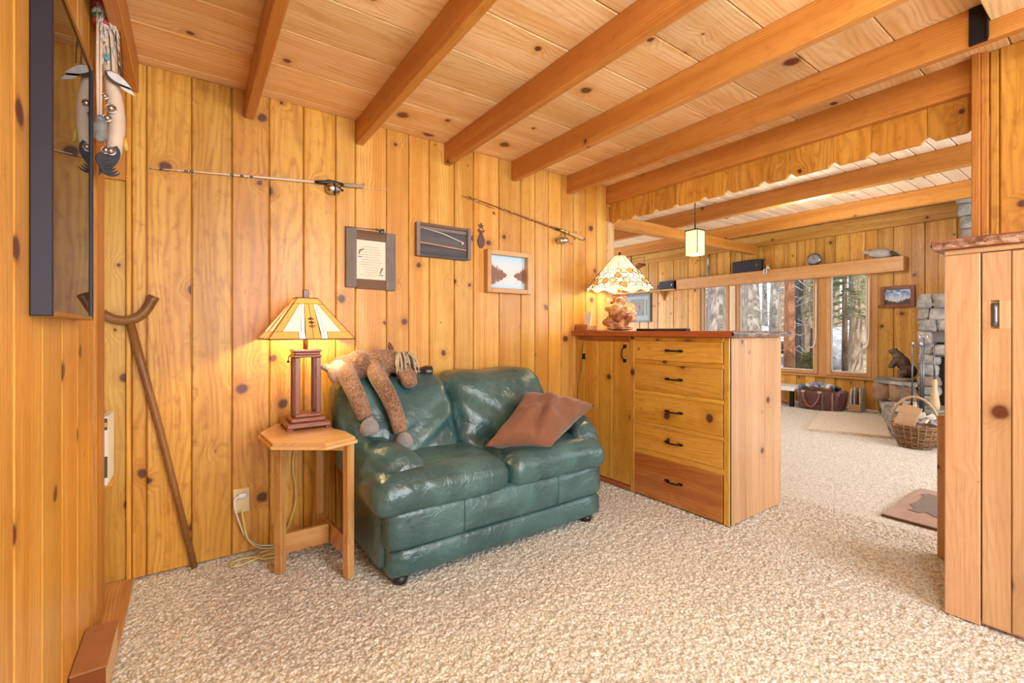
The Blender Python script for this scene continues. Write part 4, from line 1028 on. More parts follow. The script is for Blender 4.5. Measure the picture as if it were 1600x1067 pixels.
m = MB(); m.tube(smooth_path([(0.782, 2.5905, 1.563), (0.776, 2.5905, 1.555), (0.772, 2.5905, 1.542), (0.774, 2.5905, 1.534)], 3), 0.0035, 6); m.tube([(0.772, 2.5905, 1.556), (0.797, 2.5905, 1.566)], 0.004, 6); m.build('bird_sketch', 'ink_green', pp)
m = MB(); m.tube([(0.892, 2.5905, 1.432), (0.905, 2.5905, 1.462)], [0.003, 0.006], 6); m.build('bird_sketch', 'ink_green', pp)
m = MB(); m.tube([(0.766, 2.5905, 1.522), (0.788, 2.5905, 1.521)], 0.0035, 6); m.tube([(0.888, 2.5905, 1.424), (0.912, 2.5905, 1.422)], 0.0035, 6); m.build('water_sketch', 'ink_blue', pp)
m = MB(); m.tube([(0.69, 2.588, 1.680), (0.80, 2.584, 1.683), (0.90, 2.582, 1.688)], 0.0022, 6); m.tube([(0.865, 2.582, 1.686), (0.915, 2.582, 1.690)], 0.004, 6); m.lathe([(0.0125, -0.008), (0.0125, 0.008)], (0.903, 2.585, 1.676), 12, Matrix.Rotation(R(90), 3, 'X')); m.build('miniature_rod', 'steel_dark', f1)

f2 = empty('driftwood_frame', (1.30, WY, 1.56), 'grey weathered wood shadow box with a tiny white rod inside', 'frame')
bx('back_board', (1.12, 1.485, 2.592, 2.601, 1.565, 1.63), 'barn_dark', f2, 0); bx('back_board', (1.12, 1.485, 2.592, 2.601, 1.632, 1.725), 'barn_dark', f2, 0, 0.002); bx('back_board', (1.12, 1.485, 2.592, 2.601, 1.727, 1.76), 'barn_grey', f2, 0)
bx('stile', (1.113, 1.136, 2.572, WY-0.001, 1.558, 1.764), 'barn_grey', f2, 2, 0.002); bx('stile', (1.468, 1.492, 2.572, WY-0.001, 1.564, 1.768), 'barn_grey', f2, 2, 0.002)
bx('rail', (1.136, 1.468, 2.576, WY-0.001, 1.748, 1.766), 'barn_brown', f2, 0, 0.002); bx('rail', (1.136, 1.468, 2.576, WY-0.001, 1.558, 1.574), 'barn_dark', f2, 0, 0.002)
m = MB(); m.bar((1.136, 2.587, 1.643), (1.462, 2.587, 1.624), 0.008, 0.022, (0, -1, 0)); m.build('pale_strip', 'barn_pink', f2, 0)
m = MB(); m.tube([(1.165, 2.586, 1.733), (1.29, 2.584, 1.715), (1.425, 2.584, 1.676)], [0.002, 0.0028, 0.003], 6); m.ball((1.432, 2.582, 1.668), 0.009); m.build('tiny_rod', 'paper', f2)

f3 = empty('lake_picture', (1.79, WY, 1.36), 'light pine shadow frame around a lake painting with brown trees', 'picture')
for n, b, ax in (('stile', (1.609, 1.640, 2.555, WY-0.001, 1.360, 1.650), 2), ('stile', (1.945, 1.977, 2.555, WY-0.001, 1.360, 1.650), 2), ('rail', (1.640, 1.945, 2.555, WY-0.001, 1.618, 1.650), 0), ('rail', (1.640, 1.945, 2.555, WY-0.001, 1.360, 1.392), 0)): bx(n, b, 'frame_pine', f3, ax, 0.003)
m = MB(); m.box(1.640, 1.945, 2.594, 2.599, 1.392, 1.618, 0.0005); m.build('canvas', 'lake_painting', f3, uvfix=lambda p: ((p.x-1.64)/0.305, (p.z-1.392)/0.226))
# star and fish
m = MB(); pts = []
for k in range(10):
    a = R(90+36*k); r = 0.024 if k % 2 == 0 else 0.010; pts.append((1.585+r*math.cos(a), 2.596, 1.803+r*math.sin(a)))
m.extrude(pts, (0, 0.004, 0)); m.build('metal_star', 'rusty_iron', None, label='small rusty metal star on the wall above the iron fish', cat='ornament')
m = MB(); pts = [(1.585+x, 2.594, 1.655+z) for x, z in ((-0.009, 0), (0.012, 0.003), (0.026, 0.03), (0.027, 0.06), (0.010, 0.092), (0.006, 0.102), (0.024, 0.112), (0.024, 0.126), (0.002, 0.116), (-0.022, 0.126), (-0.024, 0.112), (-0.006, 0.102), (-0.012, 0.090), (-0.028, 0.055), (-0.024, 0.025))]
m.extrude(pts, (0, 0.006, 0)); m.build('metal_fish', 'rusty_iron', None, label='dark rusty metal fish hanging nose down beside the shadow box', cat='ornament')

def guides(par, a, b, ts, dz, r):
    a, b = Vector(a), Vector(b)
    for t in ts:
        m = MB(); p = a.lerp(b, t); m.tube(arc((p.x, p.y, p.z+dz), r, 0, 360, 8, 'xz'), 0.0011, 5, False); m.tube([p, (p.x-0.006, p.y, p.z+dz*0.4)], 0.0012, 5); m.build('line_guide', 'chrome', par)
r1 = empty('fishing_rod', (0.31, 2.585, 1.83), 'pale fishing rod with a closed reel mounted level high on the wall', 'fishing rod')
a, b = Vector((-0.154, 2.588, 1.829)), Vector((0.54, 2.588, 1.898))
m = MB(); m.tube([a.lerp(b, i/6) for i in range(7)], [0.0022+0.0007*i for i in range(7)], 8); m.build('blank', 'rod_white', r1, 0)
guides(r1, a, b, (0.0, 0.16, 0.22, 0.44, 0.54, 0.68), -0.008, 0.006)
m = MB()
for t in (0.05, 0.18, 0.21, 0.44, 0.5, 0.56): p = a.lerp(b, t); q = a.lerp(b, t+0.02); m.tube([p, q], 0.0052, 8)
m.build('wraps', 'steel_dark', r1)
m = MB(); m.tube([(0.535, 2.586, 1.897), (0.58, 2.586, 1.9025), (0.61, 2.586, 1.912), (0.655, 2.586, 1.910), (0.685, 2.586, 1.909)], [0.007, 0.011, 0.012, 0.011, 0.009], 10); m.build('reel_seat', 'black_plastic', r1, 0)
m = MB(); m.tube([(0.683, 2.586, 1.909), (0.72, 2.586, 1.913), (0.775, 2.586, 1.918), (0.79, 2.586, 1.919)], [0.009, 0.012, 0.010, 0.012], 10); m.build('grip', 'grip_grey', r1, 0)
m = MB(); m.lathe([(0.010, -0.042), (0.024, -0.036), (0.030, -0.018), (0.030, 0.012), (0.026, 0.028), (0.012, 0.036)], (0.633, 2.578, 1.876), 16, Matrix.Rotation(R(84), 3, 'Y')); reel = m.build('reel', 'chrome', r1)
m = MB(); m.lathe([(0.0312, -0.006), (0.0312, 0.004)], (0.633, 2.578, 1.876), 16, Matrix.Rotation(R(84), 3, 'Y')); m.build('reel_ring', 'black_plastic', reel)
m = MB(); m.tube([(0.645, 2.55, 1.876), (0.645, 2.535, 1.876), (0.662, 2.533, 1.862)], 0.003, 6); m.ball((0.664, 2.528, 1.860), 0.007); m.tube([(0.633, 2.583, 1.90), (0.633, 2.583, 1.908)], 0.006, 6); m.build('crank', 'black_plastic', reel)
m = MB(); m.tube([(0.66, 2.583, 1.905), (0.80, 2.595, 1.914), (0.94, 2.60, 1.932)], 0.0011, 4); m.build('fishing_line', 'paper', r1)

r2 = empty('fishing_rod', (2.0, 2.585, 1.82), 'brown fishing rod with cork handle slanting down above the lake picture', 'fishing rod')
a, b = Vector((1.475, 2.592, 1.985)), Vector((2.29, 2.588, 1.862))
m = MB(); m.tube([a.lerp(b, i/6) for i in range(7)], [0.0024+0.0009*i for i in range(7)], 8); m.build('blank', 'rod_brown', r2, 0)
m = MB(); m.tube([(1.435, 2.597, 1.982), (1.58, 2.597, 1.955), (1.70, 2.595, 1.933)], 0.0016, 5); m.build('spare_tip', 'rod_brown', r2); guides(r2, a, b, (0.0, 0.08, 0.37, 0.43), -0.012, 0.010); guides(r2, a, b, (0.6,), -0.008, 0.007)
m = MB()
for t, w in ((0.03, 0.02), (0.33, 0.015), (0.42, 0.02), (0.62, 0.015), (0.66, 0.012), (0.83, 0.02)): m.tube([a.lerp(b, t), a.lerp(b, t+w)], 0.0075, 8)
m.build('wraps', 'brass', r2)
m = MB(); m.tube([a.lerp(b, 0.93), a.lerp(b, 0.97)], 0.010, 8); m.build('reel_band', 'black_plastic', r2)
m = MB(); m.tube([(2.27, 2.586, 1.866), (2.34, 2.584, 1.855), (2.36, 2.584, 1.852)], [0.010, 0.011, 0.010], 10); m.build('reel_seat', 'brass', r2, 0)
m = MB(); m.tube([(2.355, 2.584, 1.853), (2.38, 2.583, 1.849), (2.45, 2.582, 1.836), (2.512, 2.582, 1.824)], [0.009, 0.012, 0.0135, 0.011], 10); m.build('cork_grip', 'cork', r2, 0)
m = MB(); m.tube([(2.510, 2.582, 1.8245), (2.52, 2.582, 1.8225)], 0.0115, 10); m.build('butt_cap', 'black_plastic', r2)
m = MB(); m.tube([(2.315, 2.58, 1.857), (2.312, 2.57, 1.815), (2.30, 2.565, 1.79)], [0.006, 0.005, 0.008], 8)
m.lathe([(0.012, -0.05), (0.026, -0.045), (0.026, -0.030), (0.015, -0.026), (0.015, -0.004), (0.024, 0.0), (0.022, 0.03), (0.010, 0.04)], (2.285, 2.56, 1.782), 16, Matrix.Rotation(R(80), 3, 'Y')); reel = m.build('reel', 'chrome', r2)
m = MB(); m.tube([(2.31, 2.55, 1.785), (2.35, 2.535, 1.792), (2.375, 2.53, 1.798)], 0.0035, 6); m.ball((2.38, 2.528, 1.80), 0.009); m.tube([(2.32, 2.55, 1.775), (2.36, 2.545, 1.762)], 0.006, 6); m.build('crank', 'brass', reel)
m = MB(); m.tube(arc((2.245, 2.56, 1.782), 0.033, 60, 300, 10, 'yz'), 0.0018, 5); m.build('bail_wire', 'brass', reel)

# ------------------------------------------------------------ LEFT WALL: PICTURE, DANCE ORNAMENT, BOX, BOOKS
fp = empty('wall_picture', (LX, 1.65, 1.133), 'large dark framed picture under reflecting glass on the left wall', 'picture')
Y0, Y1, zb, zt = 1.40, 1.905, 1.133, 1.915; fx = -0.2505
for n, b, ax in (('side_bar', (LX+0.001, fx, Y0, Y0+0.012, zb, zt), 2), ('side_bar', (LX+0.001, fx, Y1-0.012, Y1, zb, zt), 2)): bx(n, b, 'frame_black', fp, ax, 0.002)
for n, b in (('bottom_bar', (LX+0.001, fx, Y0+0.012, Y1-0.012, zb, zb+0.012)), ('top_bar', (LX+0.001, fx, Y0+0.012, Y1-0.012, zt-0.012, zt))): bx(n, b, 'gold_trim', fp, 1, 0.002)
bx('print', (LX+0.012, LX+0.016, Y0+0.012, Y1-0.012, zb+0.012, zt-0.012), 'print_peach', fp, 2, 0.0005)
bx('glass', (LX+0.030, LX+0.0325, Y0+0.012, Y1-0.012, zb+0.012, zt-0.012), 'picture_glass', fp, 2, 0.0003)

orn = empty('dance_ornament', (-0.24, 2.12, 1.58), 'hanging rawhide and feather ornament with bells on the left wall', 'ornament')
oy = 2.10
def P(px, z, dy=0.0): return (px, oy+dy, z)
m = MB()
m.tube(smooth_path([P(-0.250, 2.235), P(-0.245, 2.15), P(-0.235, 2.04), P(-0.224, 1.93), P(-0.216, 1.83), P(-0.222, 1.74), P(-0.238, 1.675)], 5), [0.020]*4+[0.026]*5+[0.029]*8+[0.031]*8+[0.028]*3+[0.022, 0.016, 0.010], 14, True, 0.8)
m.build('rawhide_body', 'rawhide', orn)
m = MB(); rr = random.Random(9)
for i in range(60):
    z = rr.uniform(1.98, 2.20); a = rr.uniform(-2.2, 2.2); q = Vector(P(-0.245+0.026*math.cos(a), z, 0.03*math.sin(a))); m.tube([q, q+Vector((0.012*math.cos(a), 0.012*math.sin(a), -0.03))], [0.006, 0.001], 5)
m.build('fur_tuft', 'white_fur', orn)
for z, mt in ((2.225, 'red_cloth'), (2.195, 'paper'), (2.18, 'green_cloth'), (2.165, 'red_cloth')):
    m = MB(); m.lathe([(0.030, z-0.012), (0.034, z), (0.030, z+0.012)], (-0.248, oy, 0), 14); m.build('wrap_band', mt, orn)
m = MB(); m.tube([P(-0.262, 2.28, -0.02), P(-0.262, 2.0, -0.035), P(-0.258, 1.80, -0.045)], 0.0048, 6); m.tube([P(-0.252, 2.28, -0.02), P(-0.253, 2.0, -0.037), P(-0.252, 1.81, -0.047)], 0.0040, 6); m.build('rawhide_lace', 'rawhide', orn)
m = MB(); 
for dx in (0.0, 0.018, 0.03): m.tube(smooth_path([P(-0.235+dx, 2.14, -0.02), P(-0.228+dx, 2.05, -0.035), P(-0.226+dx, 1.99, -0.035)], 4), 0.0016, 5)
m.build('thong', 'dark_leather', orn)
def feather(c, d, L, wd, mat, up=(0, -1, 0)):
    c = Vector(c); d = Vector(d).normalized(); s = d.cross(Vector(up)).normalized(); pts = []; n = 10
    for i in range(n+1): t = i/n; pts.append(c+d*L*t+s*wd*math.sin(math.pi*t**0.7)*0.5)
    for i in range(n, -1, -1): t = i/n; pts.append(c+d*L*t-s*wd*math.sin(math.pi*t**0.7)*0.5)
    m = MB(); m.extrude(pts[:-1], Vector(up)*0.003); m.tube([c, c+d*L], 0.0015, 5); return m.build('feather', mat, orn)
feather(P(-0.242, 1.985, -0.045), (0.075, 0.0, -0.05), 0.085, 0.035, 'feather_dark'); feather(P(-0.236, 1.982, -0.049), (0.075, 0, -0.045), 0.075, 0.026, 'feather_white')
feather(P(-0.205, 1.955, -0.045), (0.05, 0.0, -0.04), 0.055, 0.020, 'feather_white'); feather(P(-0.212, 1.74, -0.03), (-0.02, 0, -0.08), 0.10, 0.035, 'feather_dark'); feather(P(-0.224, 1.70, -0.035), (-0.03, 0, -0.06), 0.08, 0.03, 'feather_dark')
m = MB(); m.ball(P(-0.253, 1.775, -0.05), 0.022, 0.018, 0.042, 14, 10, None, lambda q: q*(1+0.18*nz(q*60))); m.ball(P(-0.254, 1.815, -0.05), 0.014); m.build('bone_charm', 'bone_grey', orn)
for q, r in ((P(-0.226, 1.86, -0.045), 0.014), (P(-0.236, 1.825, -0.045), 0.011), (P(-0.227, 1.715, -0.045), 0.013), (P(-0.24, 1.715, -0.045), 0.011), (P(-0.243, 1.90, -0.04), 0.009)):
    m = MB(); m.ball(q, r, r, r*0.9); m.tube(arc(q, r*1.05, 0, 360, 12, 'xz'), 0.0016, 5, False); m.build('bell', 'chrome', orn)
for k in range(5):
    m = MB(); z = 1.69-0.006*k; m.tube(arc((-0.243+0.004*k, oy-0.04, z-0.005), 0.020+0.002*k, 100, 330, 10, 'xz'), [0.0045]*9+[0.003, 0.001], 6); m.build('claw', 'feather_dark', orn)
m = MB(); m.ball(P(-0.238, 2.03, -0.04), 0.007); m.ball(P(-0.236, 2.045, -0.04), 0.005); m.build('bead', 'turquoise', orn)
m = MB(); m.tube([P(-0.193, 1.78, -0.01), P(-0.189, 1.735, -0.01)], 0.0065, 8); m.build('bead_drop', 'bead_yellow', orn)

bk = empty('leather_box', (-0.21, 1.9, 0.01), 'brown topped narrow box on the floor against the left wall', 'box')
bx('body', (-0.284, -0.206, 1.775, 2.035, 0.010, 0.110), 'oak_pale', bk, 1, 0.003); bx('lid', (-0.286, -0.204, 1.773, 2.037, 0.110, 0.118), 'card_brown', bk, 1, 0.002); bx('front', (-0.284, -0.206, 1.767, 1.7745, 0.010, 0.112), 'red_brown', bk, 0, 0.001)
bs = empty('bookcase', (-0.6, 2.48, 0.0), 'low pine bookcase tucked in the left recess under the books', 'bookcase')
bx('top', (-0.95, -0.315, 2.39, 2.58, 0.465, 0.485), 'pine_left', bs, 0); bx('end_ledge', (-0.315, -0.262, 2.40, 2.47, 0.473, 0.485), 'pine_left', bs, 0); bx('side', (-0.335, -0.315, 2.39, 2.58, 0.012, 0.465), 'pine_left', bs, 2); bx('side', (-0.95, -0.93, 2.39, 2.58, 0.012, 0.465), 'pine_left', bs, 2); bx('shelf', (-0.93, -0.335, 2.39, 2.58, 0.22, 0.24), 'pine_left', bs, 0)
for i, (x, hgt, th, mt, lab) in enumerate(((-0.316, 0.26, 0.018, 'book_cyan', 'blue spined book standing in the left recess'), (-0.298, 0.25, 0.012, 'paper', 'white book standing in the left recess'), (-0.284, 0.275, 0.020, 'paper', 'white edged book standing nearest the cane in the left recess'))):
    bk_ = empty('book', (x, 2.49, 0.485), lab, 'book', 'books in the recess')
    bx('pages', (x-th/2+0.002, x+th/2-0.002, 2.412, 2.575, 0.487, 0.483+hgt), 'paper', bk_, 2, 0.0005)
    m = MB(); m.box(x-th/2, x-th/2+0.002, 2.405, 2.578, 0.4855, 0.485+hgt, 0.0005); m.box(x+th/2-0.002, x+th/2, 2.405, 2.578, 0.4855, 0.485+hgt, 0.0005); m.box(x-th/2, x+th/2, 2.403, 2.406, 0.4855, 0.485+hgt, 0.0005); m.build('cover', mt, bk_, 2)
    if i == 2: bx('cover_print', (x-0.009, x+0.009, 2.4018, 2.4031, 0.515, 0.60), 'book_dark', bk_, 2, 0.0004); bx('cover_print', (x-0.009, x-0.003, 2.4018, 2.4031, 0.605, 0.70), 'book_cyan', bk_, 2, 0.0004); bx('cover_print', (x-0.009, x+0.009, 2.4018, 2.4031, 0.705, 0.752), 'book_dark', bk_, 2, 0.0004)
    if i == 2: bx('emblem', (x-0.008, x+0.008, 2.4005, 2.4017, 0.718, 0.735), 'book_gold', bk_, 2, 0.0004)
# ceiling fixture that lights the main room (above and behind the camera)
cf = empty('ceiling_fixture', (0.9, -0.12, 2.0), 'hanging ceiling light fixture above the camera', 'light')
m = MB(); m.lathe([(0.07, 2.27), (0.075, CZ)], (0.9, -0.12, 0), 24); m.build('canopy', 'brass', cf)
m = MB(); m.tube([(0.9, -0.12, 2.02), (0.9, -0.12, 2.27)], 0.006, 8); m.build('stem', 'brass', cf)
# ------------------------------------------------------------ LIVING ROOM: FAR WALL THINGS
val = bx('valance_shelf', (7.555, FX-0.013, 1.862, 5.25, 1.885, 2.082), 'frame_pine', None, 1, 0.006, label='long boxed pine valance running above the living room windows', cat='shelf')
ws = empty('wall_shelf', (7.6, 6.1, 1.80), 'thin pine wall shelf left of the window valance', 'shelf')
bx('shelf_board', (7.50, FX-0.013, 5.26, 6.95, 1.885, 1.908), 'frame_pine', ws, 1)
for Y in (5.62, 6.7):
    m = MB(); m.extrude([(7.52, Y-0.015, 1.884), (FX-0.013, Y-0.015, 1.884), (FX-0.013, Y-0.015, 1.70), (7.64, Y-0.015, 1.78)], (0, 0.03, 0)); m.build('bracket', 'frame_pine', ws, 2)
def speaker(yc, z, hw, hh, hd, label):
    o = empty('speaker', (7.62, yc, z), label, 'speaker')
    bx('cabinet', (7.62-hd+0.012, 7.62+hd, yc-hw, yc+hw, z+0.001, z+2*hh), 'black_plastic', o, 1, 0.004)
    bx('grille', (7.62-hd, 7.62-hd+0.012, yc-hw+0.005, yc+hw-0.005, z+0.006, z+2*hh-0.005), 'speaker_navy', o, 1, 0.003)
    bx('badge', (7.62-hd-0.003, 7.62-hd+0.001, yc-hw*0.78, yc-hw*0.72, z+hh*0.8, z+hh*1.3), 'chrome', o, 2, 0.0005)
speaker(3.92, 2.082, 0.235, 0.098, 0.06, 'long navy loudspeaker lying on the window valance')
speaker(5.48, 1.908, 0.165, 0.082, 0.06, 'small black loudspeaker at the end of the thin wall shelf')
m = MB(); rr = random.Random(3)
m.tube([(FX-0.03, 4.665+0.006*math.sin(i*1.3), 2.084+0.046*i) for i in range(10)], [0.024+0.003*rr.random() for _ in range(10)], 10)
m.build('birch_stick', 'birch', None, 2, label='slim birch branch standing upright on the valance', cat='stick')
fg = empty('figurine', (7.63, 3.62, 2.083), 'tiny white seated figurine beside the navy loudspeaker', 'figurine')
m = MB(); m.lathe([(0.035, 2.083), (0.038, 2.10), (0.022, 2.14), (0.012, 2.155)], (7.63, 3.60, 0), 12); m.build('body', 'white_plastic', fg)
m = MB(); m.ball((7.63, 3.60, 2.175), 0.024); m.build('head', 'barn_pink', fg)
for Y in (3.58, 3.62):
    m = MB(); m.tube([(7.60, Y, 2.098), (7.548, Y, 2.097), (7.543, Y, 2.04), (7.535, Y, 2.02)], 0.011, 8); m.build('dangling_leg', 'white_plastic', fg)
ck = empty('wall_clock', (FX-0.02, 2.93, 2.09), 'small round grey dial standing on the valance', 'clock')
m = MB(); m.lathe([(0.088, -0.02), (0.092, 0.0), (0.088, 0.02)], (7.64, 2.93, 2.176), 24, Matrix.Rotation(R(90), 3, 'Y')); m.build('case', 'steel_dark', ck)
m = MB(); m.lathe([(0.072, -0.004), (0.072, 0.0)], (7.617, 2.93, 2.176), 24, Matrix.Rotation(R(90), 3, 'Y')); m.build('dial', 'cloth_grey', ck)
m = MB(); m.box(7.608, 7.612, 2.925, 2.935, 2.176, 2.225, 0.001); m.box(7.608, 7.612, 2.90, 2.93, 2.172, 2.180, 0.001); m.build('hands', 'ink', ck)
gz = empty('bird_decoy', (7.63, 2.14, 2.083), 'grey bird decoy with a dark tail resting on the right end of the valance', 'decoy')
m = MB(); m.ball((7.62, 2.12, 2.150), 0.055, 0.135, 0.068, 16, 12, Matrix.Rotation(R(10), 3, 'X')); m.tube(smooth_path([(7.62, 2.20, 2.155), (7.62, 2.26, 2.185), (7.62, 2.325, 2.192)], 4), [0.05]*3+[0.03]*4+[0.022, 0.016], 12)
m.build('body', 'goose_grey', gz, mods=[('remesh', 'REMESH', dict(mode='VOXEL', voxel_size=0.012, use_smooth_shade=True)), ('smooth', 'SMOOTH', dict(factor=0.5, iterations=5))])
m = MB(); m.tube([(7.62, 2.01, 2.145), (7.62, 1.965, 2.118), (7.62, 1.925, 2.098)], [0.05, 0.032, 0.006], 12, True, 0.6); m.build('tail', 'book_dark', gz)
m = MB(); m.tube([(7.62, 2.31, 2.192), (7.62, 2.345, 2.186)], [0.014, 0.006], 8); m.build('bill', 'barn_pink', gz)
for Y, r in ((6.05, 0.10), (6.62, 0.09)):
    o = empty('curved_ornament', (7.6, Y, 1.909), 'pale curved ornament lying %s on the thin wall shelf' % ('next to the small loudspeaker' if Y < 6.3 else 'behind the leaded lamp shade'), 'ornament')
    m = MB(); m.tube(arc((7.60, Y, 1.92), r, 10, 165, 9, 'yz'), [0.016-0.001*i for i in range(10)], 8); m.build('beam', 'goose_grey', o)
    for a in (60, 105):
        q = Vector((7.60, Y+r*math.cos(R(a)), 1.92+r*math.sin(R(a)))); m = MB(); m.tube([q, q+Vector((-0.03, 0.02, 0.03))], [0.009, 0.003], 6); m.build('tine', 'goose_grey', o)
gp = empty('grey_print', (FX, 6.27, 1.285), 'grey matted framed print with a small red figure on the far wall', 'picture')
ya, yb, za, zb = 5.93, 6.615, 1.285, 1.866
for b in ((FX-0.045, FX-0.013, ya, ya+0.035, za, zb), (FX-0.045, FX-0.013, yb-0.035, yb, za, zb), (FX-0.045, FX-0.013, ya+0.035, yb-0.035, za, za+0.035), (FX-0.045, FX-0.013, ya+0.035, yb-0.035, zb-0.035, zb)): bx('frame_bar', b, 'frame_grey', gp, 2, 0.003)
bx('mat_board', (FX-0.022, FX-0.016, ya+0.035, yb-0.035, za+0.035, zb-0.035), 'mat_grey', gp, 2, 0.001)
bx('image', (FX-0.026, FX-0.0222, ya+0.17, yb-0.15, za+0.13, zb-0.10), 'cloth_grey', gp, 2, 0.001)
m = MB(); m.box(FX-0.030, FX-0.0265, 6.12, 6.27, 1.43, 1.50, 0.001); m.build('table_sketch', 'frame_grey', gp)
m = MB(); m.ball((FX-0.028, 6.22, 1.585), 0.003, 0.025, 0.05); m.build('red_sketch', 'magazine_red', gp)
for Y in (ya+0.11, yb-0.09): bx('side_bar', (FX-0.027, FX-0.0222, Y-0.012, Y+0.012, za+0.14, zb-0.12), 'frame_grey', gp, 2, 0.001)
mp = empty('mountain_picture', (FX, 1.96, 1.41), 'brown framed photograph of blue sky over hills right of the windows', 'picture')
ya, yb, za, zb = 1.775, 2.137, 1.412, 1.700
for b in ((FX-0.045, FX-0.013, ya, ya+0.045, za, zb), (FX-0.045, FX-0.013, yb-0.045, yb, za, zb), (FX-0.045, FX-0.013, ya+0.045, yb-0.045, za, za+0.045), (FX-0.045, FX-0.013, ya+0.045, yb-0.045, zb-0.045, zb)): bx('frame_bar', b, 'frame_brown', mp, 2, 0.004)
m = MB(); m.box(FX-0.022, FX-0.018, ya+0.045, yb-0.045, za+0.045, zb-0.045, 0.0005); m.build('print', 'mountain_print', mp, uvfix=lambda p: ((yb-0.045-p.y)/(yb-ya-0.09), (p.z-za-0.045)/(zb-za-0.09)))
# spotlight plate hanging under the joist
hb = empty('hanging_fixture', (7.0, 5.8, 2.26), 'brown hanging fixture with a tilted plate near the living room ceiling', 'fixture')
m = MB(); m.tube([(7.0, 5.87, LZ), (7.0, 5.87, 2.43)], 0.012, 8); m.build('rod', 'rusty_iron', hb)
m = MB(); m.lathe([(0.10, 2.33), (0.07, 2.40), (0.03, 2.46)], (7.0, 5.90, 0), 14); m.build('cowl', 'rusty_iron', hb)
m = MB(); m.obox(Matrix.Rotation(R(-16), 3, 'X'), Vector((6.97, 5.78, 2.31)), 0.10, 0.21, 0.022, 0.008); m.build('plate', 'frame_brown', hb)
m = MB(); m.tube([(7.02, 5.88, 2.50), (7.02, 5.57, 2.505), (7.02, 5.57, 2.34)], 0.006, 6); m.build('arm', 'rusty_iron', hb)
# pendant lamp over the far side of the bar
pl = empty('pendant_lamp', (3.504, 2.25, 1.75), 'lit square glass pendant lamp hanging beyond the bar', 'lamp')
px, py, z0, z1, h = 3.504, 2.25, 1.752, 1.955, 0.056
m = MB(); m.tube([(px, py, z1), (px, py, LZ)], 0.006, 8); m.build('rod', 'bronze', pl)
m = MB(); m.lathe([(0.05, LZ-0.02), (0.055, LZ)], (px, py, 0), 16); m.build('canopy', 'bronze', pl)
bx('cap', (px-h-0.003, px+h+0.003, py-h-0.003, py+h+0.003, z1-0.006, z1+0.004), 'bronze', pl, 2, 0.002)
for sx in (-1, 1):
    for sy in (-1, 1): bx('corner_post', (px+sx*h-0.003, px+sx*h+0.003, py+sy*h-0.003, py+sy*h+0.003, z0, z1-0.006), 'bronze', pl, 2, 0.001)
for b in ((px-h, px-h+0.003, py-h+0.004, py+h-0.004), (px+h-0.003, px+h, py-h+0.004, py+h-0.004), (px-h+0.004, px+h-0.004, py-h, py-h+0.003), (px-h+0.004, px+h-0.004, py+h-0.003, py+h)):
    bx('glass_side', (*b, z0-0.006, z1-0.008), 'glass_pendant', pl, 2, 0.001)
for k in range(5):
    t = -h+0.012+0.022*k; m = MB(); m.tube([(px-h-0.001, py+t, z0), (px-h-0.001, py+t*0.7, z1-0.05), (px-h-0.001, py+t, z1-0.01)], 0.0011, 4); m.build('lead_line', 'brass', pl)
    m = MB(); m.tube([(px+t, py-h-0.001, z0), (px+t*0.7, py-h-0.001, z1-0.05), (px+t, py-h-0.001, z1-0.01)], 0.0011, 4); m.build('lead_line', 'brass', pl)
lg = light('pendant_lamp_light', 'POINT', (px, py, 1.84), 4, (1.0, 0.78, 0.45), size=0.04); lg.parent = pl; lg.location = Vector((px, py, 1.84))-ORG[pl]

# ------------------------------------------------------------ FLOOR THINGS IN THE LIVING ROOM
m = MB(); m.prism([(5.58, 2.215), (5.84, 1.545), (7.30, 2.0), (6.95, 2.58)][::-1], -0.004, 0.022); m.build('hearth_rug', 'rug_beige', None, 0, label='loose rectangle of beige carpet lying in front of the hearth', cat='rug')
mt = empty('doormat', (3.75, 0.72, 0), 'brown doormat with a dark bear silhouette by the right cupboard', 'mat')
def mp_(u, v): # u along X 3.36..4.13, v along Y .93 -> .41
    return (3.365+0.765*u, 0.928-0.50*v)
m = MB(); m.prism([mp_(0, 0), mp_(1, 0), mp_(1, 1), mp_(0, 1)][::-1], -0.004, 0.010); m.build('pile', 'mat_brown', mt, 0)
m = MB(); m.box(3.357, 3.366, 0.424, 0.934, -0.004, 0.008, 0.001); m.build('binding', 'mat_dark', mt)
bear_o = [(0.10, 0.42), (0.13, 0.50), (0.14, 0.62), (0.12, 0.74), (0.08, 0.80), (0.13, 0.86), (0.22, 0.84), (0.30, 0.74), (0.40, 0.70), (0.52, 0.72), (0.60, 0.86), (0.70, 0.88), (0.74, 0.78), (0.70, 0.66), (0.78, 0.52), (0.80, 0.36), (0.74, 0.26), (0.66, 0.24), (0.68, 0.18), (0.62, 0.20), (0.58, 0.27), (0.50, 0.22), (0.38, 0.24), (0.30, 0.30), (0.24, 0.24), (0.14, 0.26), (0.18, 0.33)]
m = MB(); m.prism([mp_(v, u) for u, v in bear_o], 0.010, 0.013); m.build('bear_silhouette', 'mat_dark', mt, 0)

